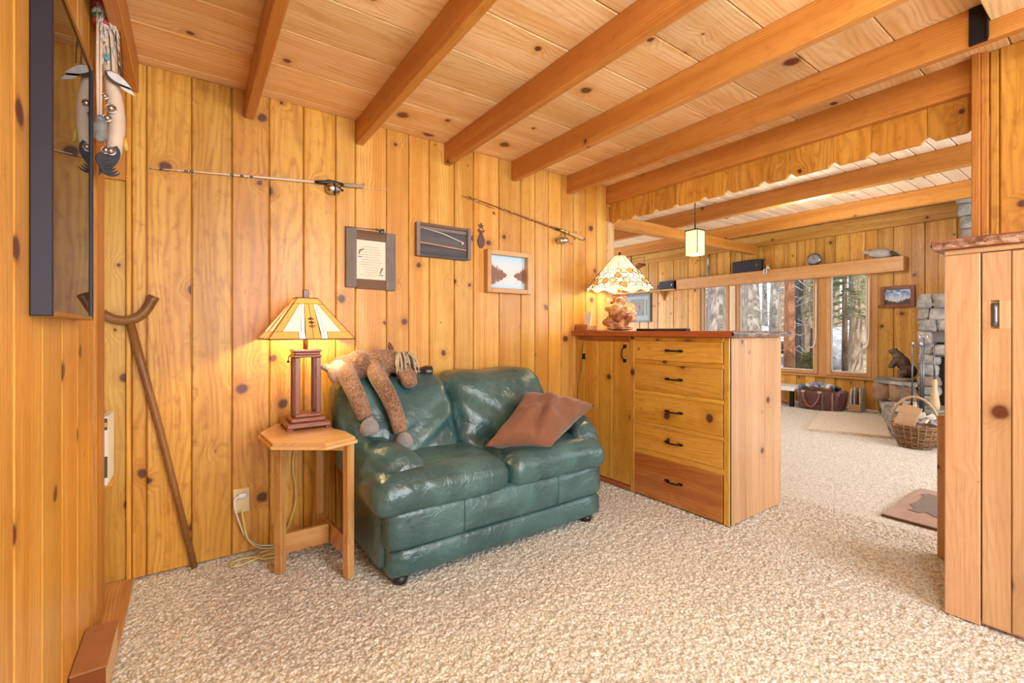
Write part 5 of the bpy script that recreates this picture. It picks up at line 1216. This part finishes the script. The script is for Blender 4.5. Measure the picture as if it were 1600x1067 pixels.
bn = empty('low_bench', (7.28, 3.3, 0), 'low white topped bench under the window beside the brown bag', 'bench')
bx('seat_top', (7.10, 7.55, 2.985, 3.85, 0.225, 0.285), 'foam_white', bn, 1, 0.008)
for x in (7.14, 7.50):
    for y in (3.03, 3.80): bx('leg', (x-0.025, x+0.025, y-0.025, y+0.025, 0, 0.225), 'black_iron', bn, 2)
bx('lower_rail', (7.13, 7.15, 3.055, 3.775, 0.06, 0.09), 'red_cedar', bn, 1)
m = MB(); m.tube(smooth_path([(7.3, 3.15, 0.006), (7.2, 3.3, 0.10), (7.06, 3.32, 0.16), (7.05, 3.22, 0.20), (7.06, 3.16, 0.12), (7.08, 3.28, 0.006), (7.1, 3.5, 0.006)], 5), 0.008, 6); m.build('cable_loop', 'dark_leather', None, label='dark cable looping beneath the white bench', cat='cable')
bg = empty('tote_bag', (7.25, 2.66, 0), 'large dark brown leather bag stuffed with clothes under the window', 'bag')
def f_bag(p, u):
    q = Vector(p); q.x += 0.012*nz((p.y*8, p.z*8, 1)); q.y += 0.02*(u.z)*u.y; return q
m = MB(); m.rbox((7.26, 2.69, 0.135), 0.17, 0.255, 0.135, 0.03, 12, f_bag); m.build('body', 'brown_leather', bg)
m = MB(); m.tube(smooth_path([(7.085, 2.86, 0.255), (7.07, 2.85, 0.15), (7.065, 2.79, 0.055), (7.065, 2.72, 0.06), (7.07, 2.665, 0.15), (7.085, 2.655, 0.255)], 5), 0.013, 8); m.build('handle', 'frame_brown', bg)
for Y in (2.86, 2.655):
    m = MB(); m.box(7.07, 7.10, Y-0.022, Y+0.022, 0.235, 0.262, 0.003); m.build('handle_tab', 'goose_grey', bg)
for Y in (2.62, 2.50):
    m = MB(); m.box(7.080, 7.092, Y-0.007, Y+0.007, 0.012, 0.255, 0.002); m.build('strap', 'barn_grey', bg)
rr = random.Random(12); cmat = ['denim_blue', 'cloth_white', 'cloth_grey', 'magazine_purple', 'denim_blue', 'cloth_grey', 'cloth_white', 'denim_blue', 'dark_leather']
names = ['rumpled blue cloth bunched at the left in the brown bag', 'crumpled white cloth heaped in the brown bag', 'grey garment folded across the middle of the brown bag', 'mauve cloth tucked in the front of the brown bag', 'blue denim piece peeking from the middle of the brown bag', 'dark grey sleeve hanging at the back of the brown bag', 'white garment bunched at the right in the brown bag', 'pale blue cloth at the rim of the brown bag', 'black strap poking out of the brown bag']
for i in range(9):
    y = 2.885-0.047*i; x = 7.24+rr.uniform(-0.04, 0.05); z = 0.300+0.035*math.sin(i*0.40)+rr.uniform(-0.006, 0.012)
    m = MB(); m.ball((x, y, z), 0.085*rr.uniform(0.8, 1.2), 0.040*rr.uniform(0.7, 1.2), 0.030, 18, 12, Matrix.Rotation(rr.uniform(-1.0, 1.0), 3, 'Z') @ Matrix.Rotation(rr.uniform(-0.35, 0.35), 3, 'Y'), lambda q: Vector((q.x*(1+0.5*nz(q*24+Vector((i*3, 0, 0)))), q.y*(1+0.4*nz(q*30+Vector((0, i*3, 0)))), q.z*(1+0.7*nz(q*26+Vector((i*5, 0, 0)))))))
    m.build('garment', cmat[i], None, label=names[i], cat='clothing', group='clothes stuffed in the brown bag')
mb_ = empty('magazine_bin', (7.46, 2.33, 0), 'cardboard magazine bin standing right of the brown bag', 'bin')
m = MB(); m.box(7.36, 7.365, 2.275, 2.405, 0, 0.10, 0.001); m.build('front', 'cardboard', mb_)
for Y in (2.272, 2.405):
    m = MB(); m.extrude([(7.36, Y, 0), (7.58, Y, 0), (7.58, Y, 0.30), (7.46, Y, 0.30), (7.36, Y, 0.10)], (0, 0.005, 0)); m.build('side', 'card_white', mb_)
bx('back', (7.58, 7.585, 2.272, 2.41, 0, 0.30), 'cardboard', mb_)
for i, (mt2, hh) in enumerate((('paper', 0.31), ('magazine_blue', 0.24), ('card_white', 0.33), ('magazine_red', 0.23), ('book_dark', 0.27), ('paper', 0.33))):
    m = MB(); y = 2.395-0.02*i; m.extrude([(7.37+0.005*i, y, 0.004), (7.57, y, 0.004), (7.57, y, hh), (7.40, y, hh-0.01)], (0, -0.012, 0))
    m.build('magazine', mt2, None, label=['white magazine at the left in the cardboard bin', 'blue magazine low in the cardboard bin', 'cream folder standing in the cardboard bin', 'red magazine low in the cardboard bin', 'black magazine in the cardboard bin', 'white sheet at the right in the cardboard bin'][i], cat='magazine', group='magazines in the cardboard bin')

# ------------------------------------------------------------ STONE FIREPLACE
fpz = empty('fireplace', (7.3, 1.2, 0), 'rugged grey fieldstone fireplace and chimney in the far right corner', 'fireplace', kind='structure')
bx('core', (7.10, FX-0.02, 0.2, 1.52, 0, 1.38), 'mortar', fpz); bx('core', (7.28, FX-0.02, 0.2, 1.22, 1.38, LZ), 'mortar', fpz)
rs = random.Random(21)
def stone_at(c, hx, hy, hz, mat='stone_grey', par=fpz, name='stone'):
    sd = rs.random()*50; rot = Matrix.Rotation(rs.uniform(-0.12, 0.12), 3, 'X')
    m = MB(); c = Vector(c)
    m.rbox((0, 0, 0), hx, hy, hz, min(hx, hy, hz)*0.42, 4)
    m.v = [tuple(c+rot @ (Vector(q)*(1+0.22*nz(Vector(q)*9+Vector((sd, 0, 0)))))) for q in m.v]
    return m.build(name, mat, par)
z = 0.23
while z < 1.40:                          # lower breast, leaving the firebox
    hh = rs.uniform(0.05, 0.085); yv = 1.60
    while yv > 0.45:
        ww = rs.uniform(0.05, 0.10); yc = yv-ww
        if not (0.62 < yc < 1.40 and z < 0.98): stone_at((7.06+rs.uniform(-0.02, 0.02), yc, z+hh), 0.07, ww*1.02, hh*1.03)
        yv -= 2*ww
    for x in (7.2, 7.36, 7.52, 7.64): stone_at((x, 1.54+rs.uniform(-0.02, 0.02), z+hh), 0.085, 0.06, hh*1.03)
    z += 2*hh
z = 1.42
while z < 2.68:
    hh = rs.uniform(0.05, 0.09); yv = 1.30+0.03*math.sin(z*5)
    while yv > 0.45:
        ww = rs.uniform(0.05, 0.10); stone_at((7.25+rs.uniform(-0.02, 0.02), yv-ww, z+hh), 0.08, ww*1.02, hh*1.03); yv -= 2*ww
    for x in (7.40, 7.56): stone_at((x, 1.24, z+hh), 0.085, 0.06, hh*1.03)
    z += 2*hh
bx('mantel_slab', (6.98, FX-0.02, 0.45, 1.57, 1.385, 1.425), 'stone_grey', fpz, 1, 0.01)
fb = bx('firebox', (7.08, 7.12, 0.65, 1.44, 0.24, 0.97), 'soot', fpz)  # flat black panel standing for the firebox opening
bx('lintel', (7.01, 7.06, 0.62, 1.45, 0.80, 0.83), 'steel_dark', fpz, 1)
hearth = empty('hearth', (6.6, 1.5, 0), 'two tier raised stone hearth in front of the fireplace', 'hearth', kind='structure')
hpoly = [(FX-0.02, 2.16), (5.86, 1.50), (5.74, 1.20), (5.74, 0.45), (FX-0.02, 0.45)]
m = MB(); m.prism([(x if x > 7 else x+0.07, y-0.07) for x, y in hpoly][::-1], 0, 0.205); m.build('core', 'mortar', hearth)
def run(a, b, z0, z1, n, mat='stone_grey', dep=0.07):
    a = Vector((*a, 0)); b = Vector((*b, 0))
    for i in range(n):
        p = a.lerp(b, (i+0.5)/n); L = (b-a).length/n/2
        ang = math.atan2(b.y-a.y, b.x-a.x)
        zz = z0
        for kk in range(2):
            h2 = (z1-z0)/4; c = Vector((p.x+(0.5-kk)*0.04, p.y-0.055, zz+h2)); sd = rs.random()*40
            M3 = Matrix.Rotation(ang, 3, 'Z'); mm = MB(); mm.rbox((0, 0, 0), L*1.03, dep, h2*1.05, h2*0.6, 4)
            mm.v = [tuple(c+M3 @ (Vector(q)*(1+0.18*nz(Vector(q)*9+Vector((sd, 0, 0)))))) for q in mm.v]
            mm.build('stone', mat, hearth); zz += 2*h2
run((7.62, 2.13), (5.84, 1.50), 0.0, 0.20, 13); run((5.80, 1.46), (5.78, 0.6), 0.0, 0.20, 6)
for i in range(9):                        # cap slabs of the lower tier
    t = i/8; x = 5.95+1.6*t; yb2 = 1.49+0.335*(x-5.86)*0.97
    stone_at((x, yb2-0.20, 0.215), 0.115, 0.20, 0.016, 'stone_grey', hearth, 'cap_stone')
    stone_at((x, yb2-0.55, 0.215), 0.115, 0.18, 0.016, 'stone_grey', hearth, 'cap_stone')
m = MB(); m.prism([(7.68, 2.12), (7.22, 2.02), (6.98, 1.62), (7.68, 1.55)], 0.23, 0.44); m.build('upper_core', 'mortar', hearth)
for (x, y, hy, z) in ((7.19, 1.98, 0.10, 0.335), (7.12, 1.80, 0.09, 0.33), (7.05, 1.66, 0.07, 0.335), (7.45, 2.09, 0.06, 0.33)):
    stone_at((x+0.03, y, z), 0.07, hy, 0.105, 'stone_brown', hearth)
m = MB(); m.prism([(7.68, 2.16), (7.18, 2.07), (6.95, 1.60), (7.68, 1.55)], 0.44, 0.478); m.build('upper_slab', 'stone_grey', hearth)

# bear statue
be = empty('bear_statue', (7.28, 1.80, 0.48), 'dark bronze bear statue rearing on the upper hearth slab', 'statue')
m = MB(); m.ball((7.27, 1.79, 0.495), 0.15, 0.13, 0.03, 14, 8, None, lambda q: q*(1+0.2*nz(q*14))); m.build('rock_base', 'stone_grey', be)
m = MB(); m.ball((7.28, 1.745, 0.60), 0.075, 0.085, 0.09); m.ball((7.27, 1.80, 0.70), 0.068, 0.075, 0.09); m.ball((7.27, 1.845, 0.785), 0.055, 0.06, 0.06); m.ball((7.265, 1.885, 0.835), 0.043, 0.05, 0.042); m.tube([(7.26, 1.905, 0.84), (7.255, 1.945, 0.845)], [0.028, 0.017], 10)
m.ball((7.24, 1.865, 0.875), 0.014); m.ball((7.30, 1.865, 0.875), 0.014)
for X in (7.23, 7.32):
    m.tube(smooth_path([(X, 1.83, 0.76), (X-0.02, 1.88, 0.70), (X-0.03, 1.905, 0.66), (X-0.035, 1.90, 0.63)], 4), [0.034]*6+[0.027]*5+[0.022, 0.02], 10)
    m.tube(smooth_path([(X, 1.745, 0.60), (X-0.03, 1.80, 0.57), (X-0.035, 1.80, 0.52), (X-0.05, 1.84, 0.507)], 4), [0.05]*5+[0.036]*6+[0.03, 0.026], 10)
m.build('bear', 'bear_bronze', be, mods=[('remesh', 'REMESH', dict(mode='VOXEL', voxel_size=0.012, use_smooth_shade=True)), ('smooth', 'SMOOTH', dict(factor=0.5, iterations=3))])

# fire tools
ft = empty('fire_tool_stand', (6.15, 1.36, 0.23), 'black iron stand for fireplace tools on the lower hearth', 'tool stand')
tx, ty = 6.13, 1.355
m = MB(); m.lathe([(0.11, 0.231), (0.11, 0.243), (0.03, 0.255)], (tx, ty, 0), 20); m.build('foot_plate', 'steel_dark', ft)
m = MB(); m.tube([(tx, ty, 0.25), (tx, ty, 1.03)], 0.010, 8); m.build('post', 'steel_dark', ft)
m = MB(); m.tube([(tx, ty-0.075, 0.945), (tx, ty+0.075, 0.945)], 0.007, 6); m.tube([(tx-0.06, ty, 0.945), (tx+0.06, ty, 0.945)], 0.007, 6); m.build('hook_cross', 'steel_dark', ft)
m = MB(); m.tube(arc((tx, ty, 1.04), 0.03, -90, 270, 14, 'yz'), 0.006, 6, False); m.build('ring_handle', 'chrome', ft)
for dx, dy, lab, nm in ((0.0, 0.072, 'iron poker hanging at the left of the tool stand', 'poker'), (-0.06, 0.0, 'iron tongs hanging at the front of the tool stand', 'tongs'), (0.055, 0.03, 'iron ash shovel hanging behind the tool stand post', 'ash_shovel')):
    o = empty(nm, (tx+dx, ty+dy, 0.27), lab, 'fire tool', 'tools on the fireplace stand')
    m = MB(); m.tube([(tx+dx*1.15, ty+dy*1.15, 0.95), (tx+dx*1.25, ty+dy*1.25, 0.40)], 0.0065, 6); m.build('shaft', 'steel_dark', o)
    m = MB(); m.tube([(tx+dx*1.15, ty+dy*1.15, 0.95), (tx+dx*1.1, ty+dy*1.1, 0.985)], [0.011, 0.008], 8); m.build('grip', 'chrome', o)
    m = MB(); m.tube([(tx+dx*1.25, ty+dy*1.25, 0.40), (tx+dx*1.3, ty+dy*1.3, 0.30), (tx+dx*1.6, ty+dy*1.5, 0.28)], [0.0065, 0.012, 0.005], 8, True, 0.5); m.build('tip', 'black_iron', o)
br = empty('hearth_brush', (tx, ty-0.085, 0.27), 'pale straw hearth brush hanging from the tool stand', 'brush', 'tools on the fireplace stand')
m = MB(); m.tube([(tx, ty-0.082, 0.945), (tx, ty-0.086, 0.60)], 0.008, 8); m.build('handle', 'steel_dark', br)
m = MB(); m.lathe([(0.016, 0.61), (0.022, 0.58), (0.020, 0.52), (0.030, 0.46), (0.042, 0.36), (0.036, 0.30)], (tx, ty-0.088, 0), 12); m.build('bristles', 'straw', br)

# wicker basket of kindling and papers
bk2 = empty('wicker_basket', (5.60, 1.31, 0), 'woven wicker basket with a hoop handle on the carpet by the hearth', 'basket')
bxc, byc = 5.60, 1.295
def ring(z): return 0.105+0.055*(z/0.215)
m = MB(); m.lathe([(0.02, 0.004), (0.105, 0.004), (0.112, 0.03), (0.157, 0.205), (0.150, 0.205), (0.10, 0.025), (0.02, 0.02)], (bxc, byc, 0), 28, Matrix.Diagonal(Vector((0.9, 1.08, 1.0))), False); m.build('liner', 'wicker_dark', bk2)
for k in range(13):
    z = 0.012+0.0165*k; r = ring(z)+0.004; pts = []
    for i in range(41):
        a = 2*math.pi*i/40; q = r+0.006*math.sin(10*a+math.pi*(k % 2)); pts.append((bxc+0.9*q*math.cos(a), byc+1.08*q*math.sin(a), z))
    m = MB(); m.tube(pts, 0.0078, 5, False); m.build('weaver', ('wicker', 'wicker_dark', 'wicker')[k % 3], bk2)
for i in range(20):
    a = 2*math.pi*i/20; m = MB(); m.tube([(bxc+0.9*(ring(0)+0.008)*math.cos(a), byc+1.08*(ring(0)+0.008)*math.sin(a), 0.003), (bxc+0.9*(ring(0.22)+0.008)*math.cos(a), byc+1.08*(ring(0.22)+0.008)*math.sin(a), 0.222)], 0.006, 5); m.build('stake', 'wicker', bk2)
m = MB(); m.tube([(bxc-0.02, byc+0.175*math.cos(R(6*i)), 0.20+0.275*math.sin(R(6*i))) for i in range(31)], 0.011, 8); m.build('hoop_handle', 'wicker_pale', bk2)
m = MB(); m.obox(Matrix.Rotation(R(14), 3, 'Y') @ Matrix.Rotation(R(16), 3, 'X'), Vector((5.53, 1.335, 0.285)), 0.008, 0.075, 0.115, 0.002); m.build('paper_bag', 'cardboard', None, label='brown paper bag standing in the wicker basket', cat='paper bag')
for i, (dx, dy, dz, rt, tl_, mt2) in enumerate(((-0.03, 0.0, 0.262, 0.3, 0.5, 'cloth_grey'), (-0.03, -0.065, 0.258, -0.3, -0.3, 'paper'), (-0.02, -0.125, 0.255, 0.5, 0.5, 'cloth_grey'), (0.03, -0.03, 0.300, 0.2, -0.5, 'paper'), (0.03, -0.10, 0.296, -0.4, 0.3, 'cloth_white'))):
    m = MB(); m.obox(Matrix.Rotation(rt, 3, 'Z') @ Matrix.Rotation(tl_, 3, 'X') @ Matrix.Rotation(-0.35, 3, 'Y'), Vector((5.60+dx, 1.285+dy, dz)), 0.040, 0.030, 0.009, 0.004)
    m.build('newspaper_roll', mt2, None, label=('grey newspaper roll next to the paper bag in the basket', 'white newspaper roll low in the middle of the basket', 'grey newspaper roll at the right rim of the basket', 'white newspaper roll on top of the pile in the basket', 'white crumpled newspaper at the top right of the basket')[i], cat='newspaper', group='newspaper rolls in the wicker basket')
kb = empty('kindling_box', (6.15, 1.70-0.06, 0.22), 'open white carton of pine cones on the lower hearth', 'box')
cx, cy = 6.30, 1.535
bx('bottom', (cx-0.10, cx+0.10, cy-0.07, cy+0.07, 0.232, 0.238), 'card_white', kb)
for b in ((cx-0.10, cx-0.096, cy-0.07, cy+0.07, 0.238, 0.30), (cx+0.096, cx+0.10, cy-0.07, cy+0.07, 0.238, 0.33), (cx-0.096, cx+0.096, cy+0.066, cy+0.07, 0.238, 0.32), (cx-0.096, cx+0.096, cy-0.07, cy-0.066, 0.238, 0.32)): bx('side', b, 'card_white', kb)
for i in range(6):
    m = MB(); q = (cx-0.065+0.05*(i % 3), cy-0.03+0.06*(i//3), 0.292); m.ball(q, 0.026, 0.026, 0.032, 10, 8, None, lambda v: v*(1+0.16*math.sin(v.z*400)))
    m.build('pine_cone', 'frame_brown', None, label='brown pine cone lying in the white carton', cat='pine cone', group='pine cones in the carton')
wb = empty('wood_crate', (5.95, 0.98, 0), 'reddish wooden crate right of the wicker basket', 'crate')
for k in range(3): bx('slat', (5.80, 5.815, 0.78, 1.12, 0.005+0.075*k, 0.072+0.075*k), 'red_cedar', wb, 1); bx('slat', (5.815, 5.99, 1.105, 1.12, 0.005+0.075*k, 0.072+0.075*k), 'red_cedar', wb, 0)

# ------------------------------------------------------------ OUTSIDE
def gz_(x, y): return -0.35+0.055*(x-8)+0.0012*(x-8)**2+0.35*nz((x*0.25, y*0.25, 3))+0.10*nz((x*0.9, y*0.9, 1))
n1, n2 = 70, 80; V = []; F = []
for i in range(n1+1):
    for j in range(n2+1):
        x = 7.95+42*(i/n1)**1.6; y = -8+44*j/n2; V.append((x, y, gz_(x, y) if x > 8.1 else -0.5))
for i in range(n1):
    for j in range(n2): F.append((i*(n2+1)+j, (i+1)*(n2+1)+j, (i+1)*(n2+1)+j+1, i*(n2+1)+j+1))
mb = MB(); mb.add(V, F, True); mb.build('ground', 'forest_floor', None, 0, org=(0, 0, 0), label='snow patched forest floor rising outside the windows', cat='ground', kind='structure')
def at(px_, X): # direction seen from the room, to place trunks where the photograph shows them
    t = X/(0.5774+0.8165*(px_-800)/707); return t*(0.8165-0.5774*(px_-800)/707), t
def tree(pxc, wpx, X, mat, label, hgt=7.0, flare=1.5, lean=0.0, limbs=6, name='tree_trunk'):
    Y, t = at(pxc, X); r = wpx/707*t*0.5; zb = gz_(X, Y)-0.15
    o = empty(name, (X, Y, zb+0.15), label, 'tree', 'trees outside the windows')
    n = 18; prof = []; N = 20; V = []; F = []
    for i in range(n+1):
        h = hgt*(i/n)**1.7; rr_ = r*(1-0.35*h/hgt)*(1+(flare-1)*math.exp(-h/(3.0*r+0.15)))
        for k in range(N):
            a = 2*math.pi*k/N; q = rr_*(1+0.10*math.sin(5*a+X)+0.10*nz((math.cos(a)*2, math.sin(a)*2, h*0.8+X))+(0.14*math.sin(4*a+1)*math.exp(-h/0.5)))
            V.append((X+q*math.cos(a), Y+lean*h+q*math.sin(a), zb+h))
    for i in range(n):
        for k in range(N): F.append((i*N+k, i*N+(k+1) % N, (i+1)*N+(k+1) % N, (i+1)*N+k))
    m = MB(); m.add(V, F, True); m.build('trunk', mat, o, 2)
    q = random.Random(int(pxc))
    for i in range(limbs):
        a = q.random()*6.283; h = q.uniform(2.4, 5.0); p = Vector((X, Y+lean*h, zb+h)); d = Vector((math.cos(a), math.sin(a), q.uniform(-0.3, 0.2)))
        m = MB(); m.tube(smooth_path([p, p+d*0.6, p+d*1.2+Vector((0, 0, q.uniform(-0.3, 0.3)))], 3), [0.03]*3+[0.02]*3+[0.006], 5); m.build('branch', 'bark_grey', o, 2)
    return o
tree(1119, 27, 11.5, 'bark_grey', 'thick furrowed grey trunk filling the left narrow window', limbs=2)
tree(1172, 26, 15.0, 'bark_grey', 'grey furrowed trunk at the left of the middle window', flare=1.9, limbs=3)
tree(1182, 8, 21.0, 'bark_grey', 'slim grey trunk behind the left trunk of the middle window', limbs=3)
tree(1207, 12, 17.0, 'bark_grey', 'slightly leaning grey trunk in the centre of the middle window', lean=-0.03, limbs=4)
tree(1234, 15, 10.4, 'bark_red', 'rusty red trunk closest to the middle window', flare=1.1, limbs=0)
tree(1251, 15, 14.5, 'bark_dark', 'charred dark trunk right of the rusty red one', hgt=6, limbs=4)
tree(1267, 22, 13.2, 'bark_brown', 'greyish brown trunk near the right edge of the middle window', flare=1.5, limbs=8)
tree(1342, 22, 12.8, 'bark_brown', 'flared brown trunk in the right narrow window', flare=2.3, limbs=0)
for k, (pp_, X) in enumerate(((1098, 24), (1130, 28), (1163, 36), (1195, 30), (1222, 27), (1245, 32), (1275, 25), (1306, 29), (1333, 33))):
    tree(pp_, 7+3*(k % 3), X, ('bark_grey', 'bark_brown', 'bark_dark')[k % 3], 'far slim trunk behind the near trees, %s from the left' % ('first', 'second', 'third', 'fourth', 'fifth', 'sixth', 'seventh', 'eighth', 'ninth')[k], hgt=12, limbs=3)
# bare twigs by the red trunk
tw = empty('bare_bush', (11.6, at(1256, 11.6)[0], 0), 'bare whitish twiggy bush beside the rusty red trunk', 'bush')
q = random.Random(77); Yc = at(1258, 11.6)[0]
for i in range(46):
    p = Vector((11.6+q.uniform(-0.3, 0.3), Yc+q.uniform(-0.35, 0.35), q.uniform(0.6, 2.9))); d = Vector((q.uniform(-0.3, 0.3), q.uniform(-1, 1), q.uniform(-0.7, 0.5)))*q.uniform(0.25, 0.6)
    m = MB(); m.tube(smooth_path([p, p+d*0.5+Vector((0, 0, q.uniform(-0.1, 0.1))), p+d], 3), [0.009]*4+[0.007, 0.005, 0.002], 4); m.build('twig', 'goose_grey', tw)
m = MB(); m.tube([(11.6, Yc, gz_(11.6, Yc)-0.1), (11.6, Yc+0.05, 1.4), (11.6, Yc-0.05, 2.9)], [0.03, 0.022, 0.01], 6); m.build('stem', 'bark_grey', tw, 2)
# fir branches in the right window and small evergreens
def fir(name, X, pxc, z0, z1, spread, label, dens=26, dark=False):
    Yc, _ = at(pxc, X); o = empty(name, (X, Yc, gz_(X, Yc)), label, 'tree', 'evergreens outside the windows'); q = random.Random(int(pxc+X))
    m = MB(); m.tube([(X, Yc, gz_(X, Yc)-0.1), (X, Yc, z1+0.4)], [0.06, 0.02], 8); m.build('stem', 'bark_brown', o, 2)
    V = []; F = []
    for i in range(dens):
        z = z0+(z1-z0)*i/dens; L = spread*(1.05-0.75*i/dens)*q.uniform(0.8, 1.1)
        for s in range(5):
            a = q.random()*6.283; d = Vector((math.cos(a), math.sin(a), 0)); up = Vector((0, 0, 1)); side = d.cross(up)
            for k in range(26):
                tt = (k+1)/26*L; base = Vector((X, Yc, z))+d*tt+up*(-0.35*tt*tt/L+0.02*math.sin(k))
                for sg in (-1, 1):
                    nl = 0.13*q.uniform(0.6, 1.2); tip = base+(side*sg*0.8+d*0.6).normalized()*nl+up*q.uniform(-0.05, 0.02); w2 = d*0.008+up*0.006
                    b0 = len(V); V += [base-w2, base+w2, tip]; F.append((b0, b0+1, b0+2))
    mb = MB(); mb.add(V, F); ob = mb.build('foliage', 'needles', o); ob['kind'] = 'stuff'
    return o
fir('fir_tree', 10.2, 1320, 1.40, 4.6, 0.80, 'green fir with drooping branches in the top of the right window')
fir('fir_tree', 13.5, 1095, 0.4, 4.2, 1.0, 'pale green fir at the left edge of the narrow left window')
fir('young_fir', 9.6, 1268, -0.1, 0.75, 0.35, 'small green seedling fir low in the middle window', 12)
# boulders, fallen log, plank fence
rs = random.Random(5)
for i, (pp_, X, s, lab) in enumerate(((1312, 16.0, 1.35, 'largest pale granite boulder in the right window'), (1328, 11.4, 0.5, 'rounded granite boulder in front of the large one'), (1196, 12.8, 0.55, 'snow dusted boulder low in the middle window'), (1228, 18.5, 0.5, 'small pale boulder beside the rusty trunk'), (1140, 10.6, 0.28, 'small grey boulder at the foot of the left trunk'), (1312, 9.3, 0.13, 'low grey stone by the left edge of the right window'))):
    Y, _ = at(pp_, X); sd = i*7.1
    m = MB(); m.ball((X, Y, gz_(X, Y)+0.15*s), 0.9*s, 0.8*s, 0.6*s, 20, 14, None, lambda v: v*(1+0.28*nz(v*(1.4/s)+Vector((sd, 0, 0))))); m.build('boulder', 'granite', None, label=lab, cat='boulder', group='boulders outside the windows')
Ya, _ = at(1175, 16.0); Yb, _ = at(1235, 16.6)
m = MB(); m.tube([(16.0, Ya, gz_(16, Ya)+0.35), (16.6, Yb, gz_(16.6, Yb)+0.4)], [0.24, 0.2], 12); m.build('fallen_log', 'bark_dark', None, 1, label='fallen dark log lying across the slope in the middle window', cat='log')
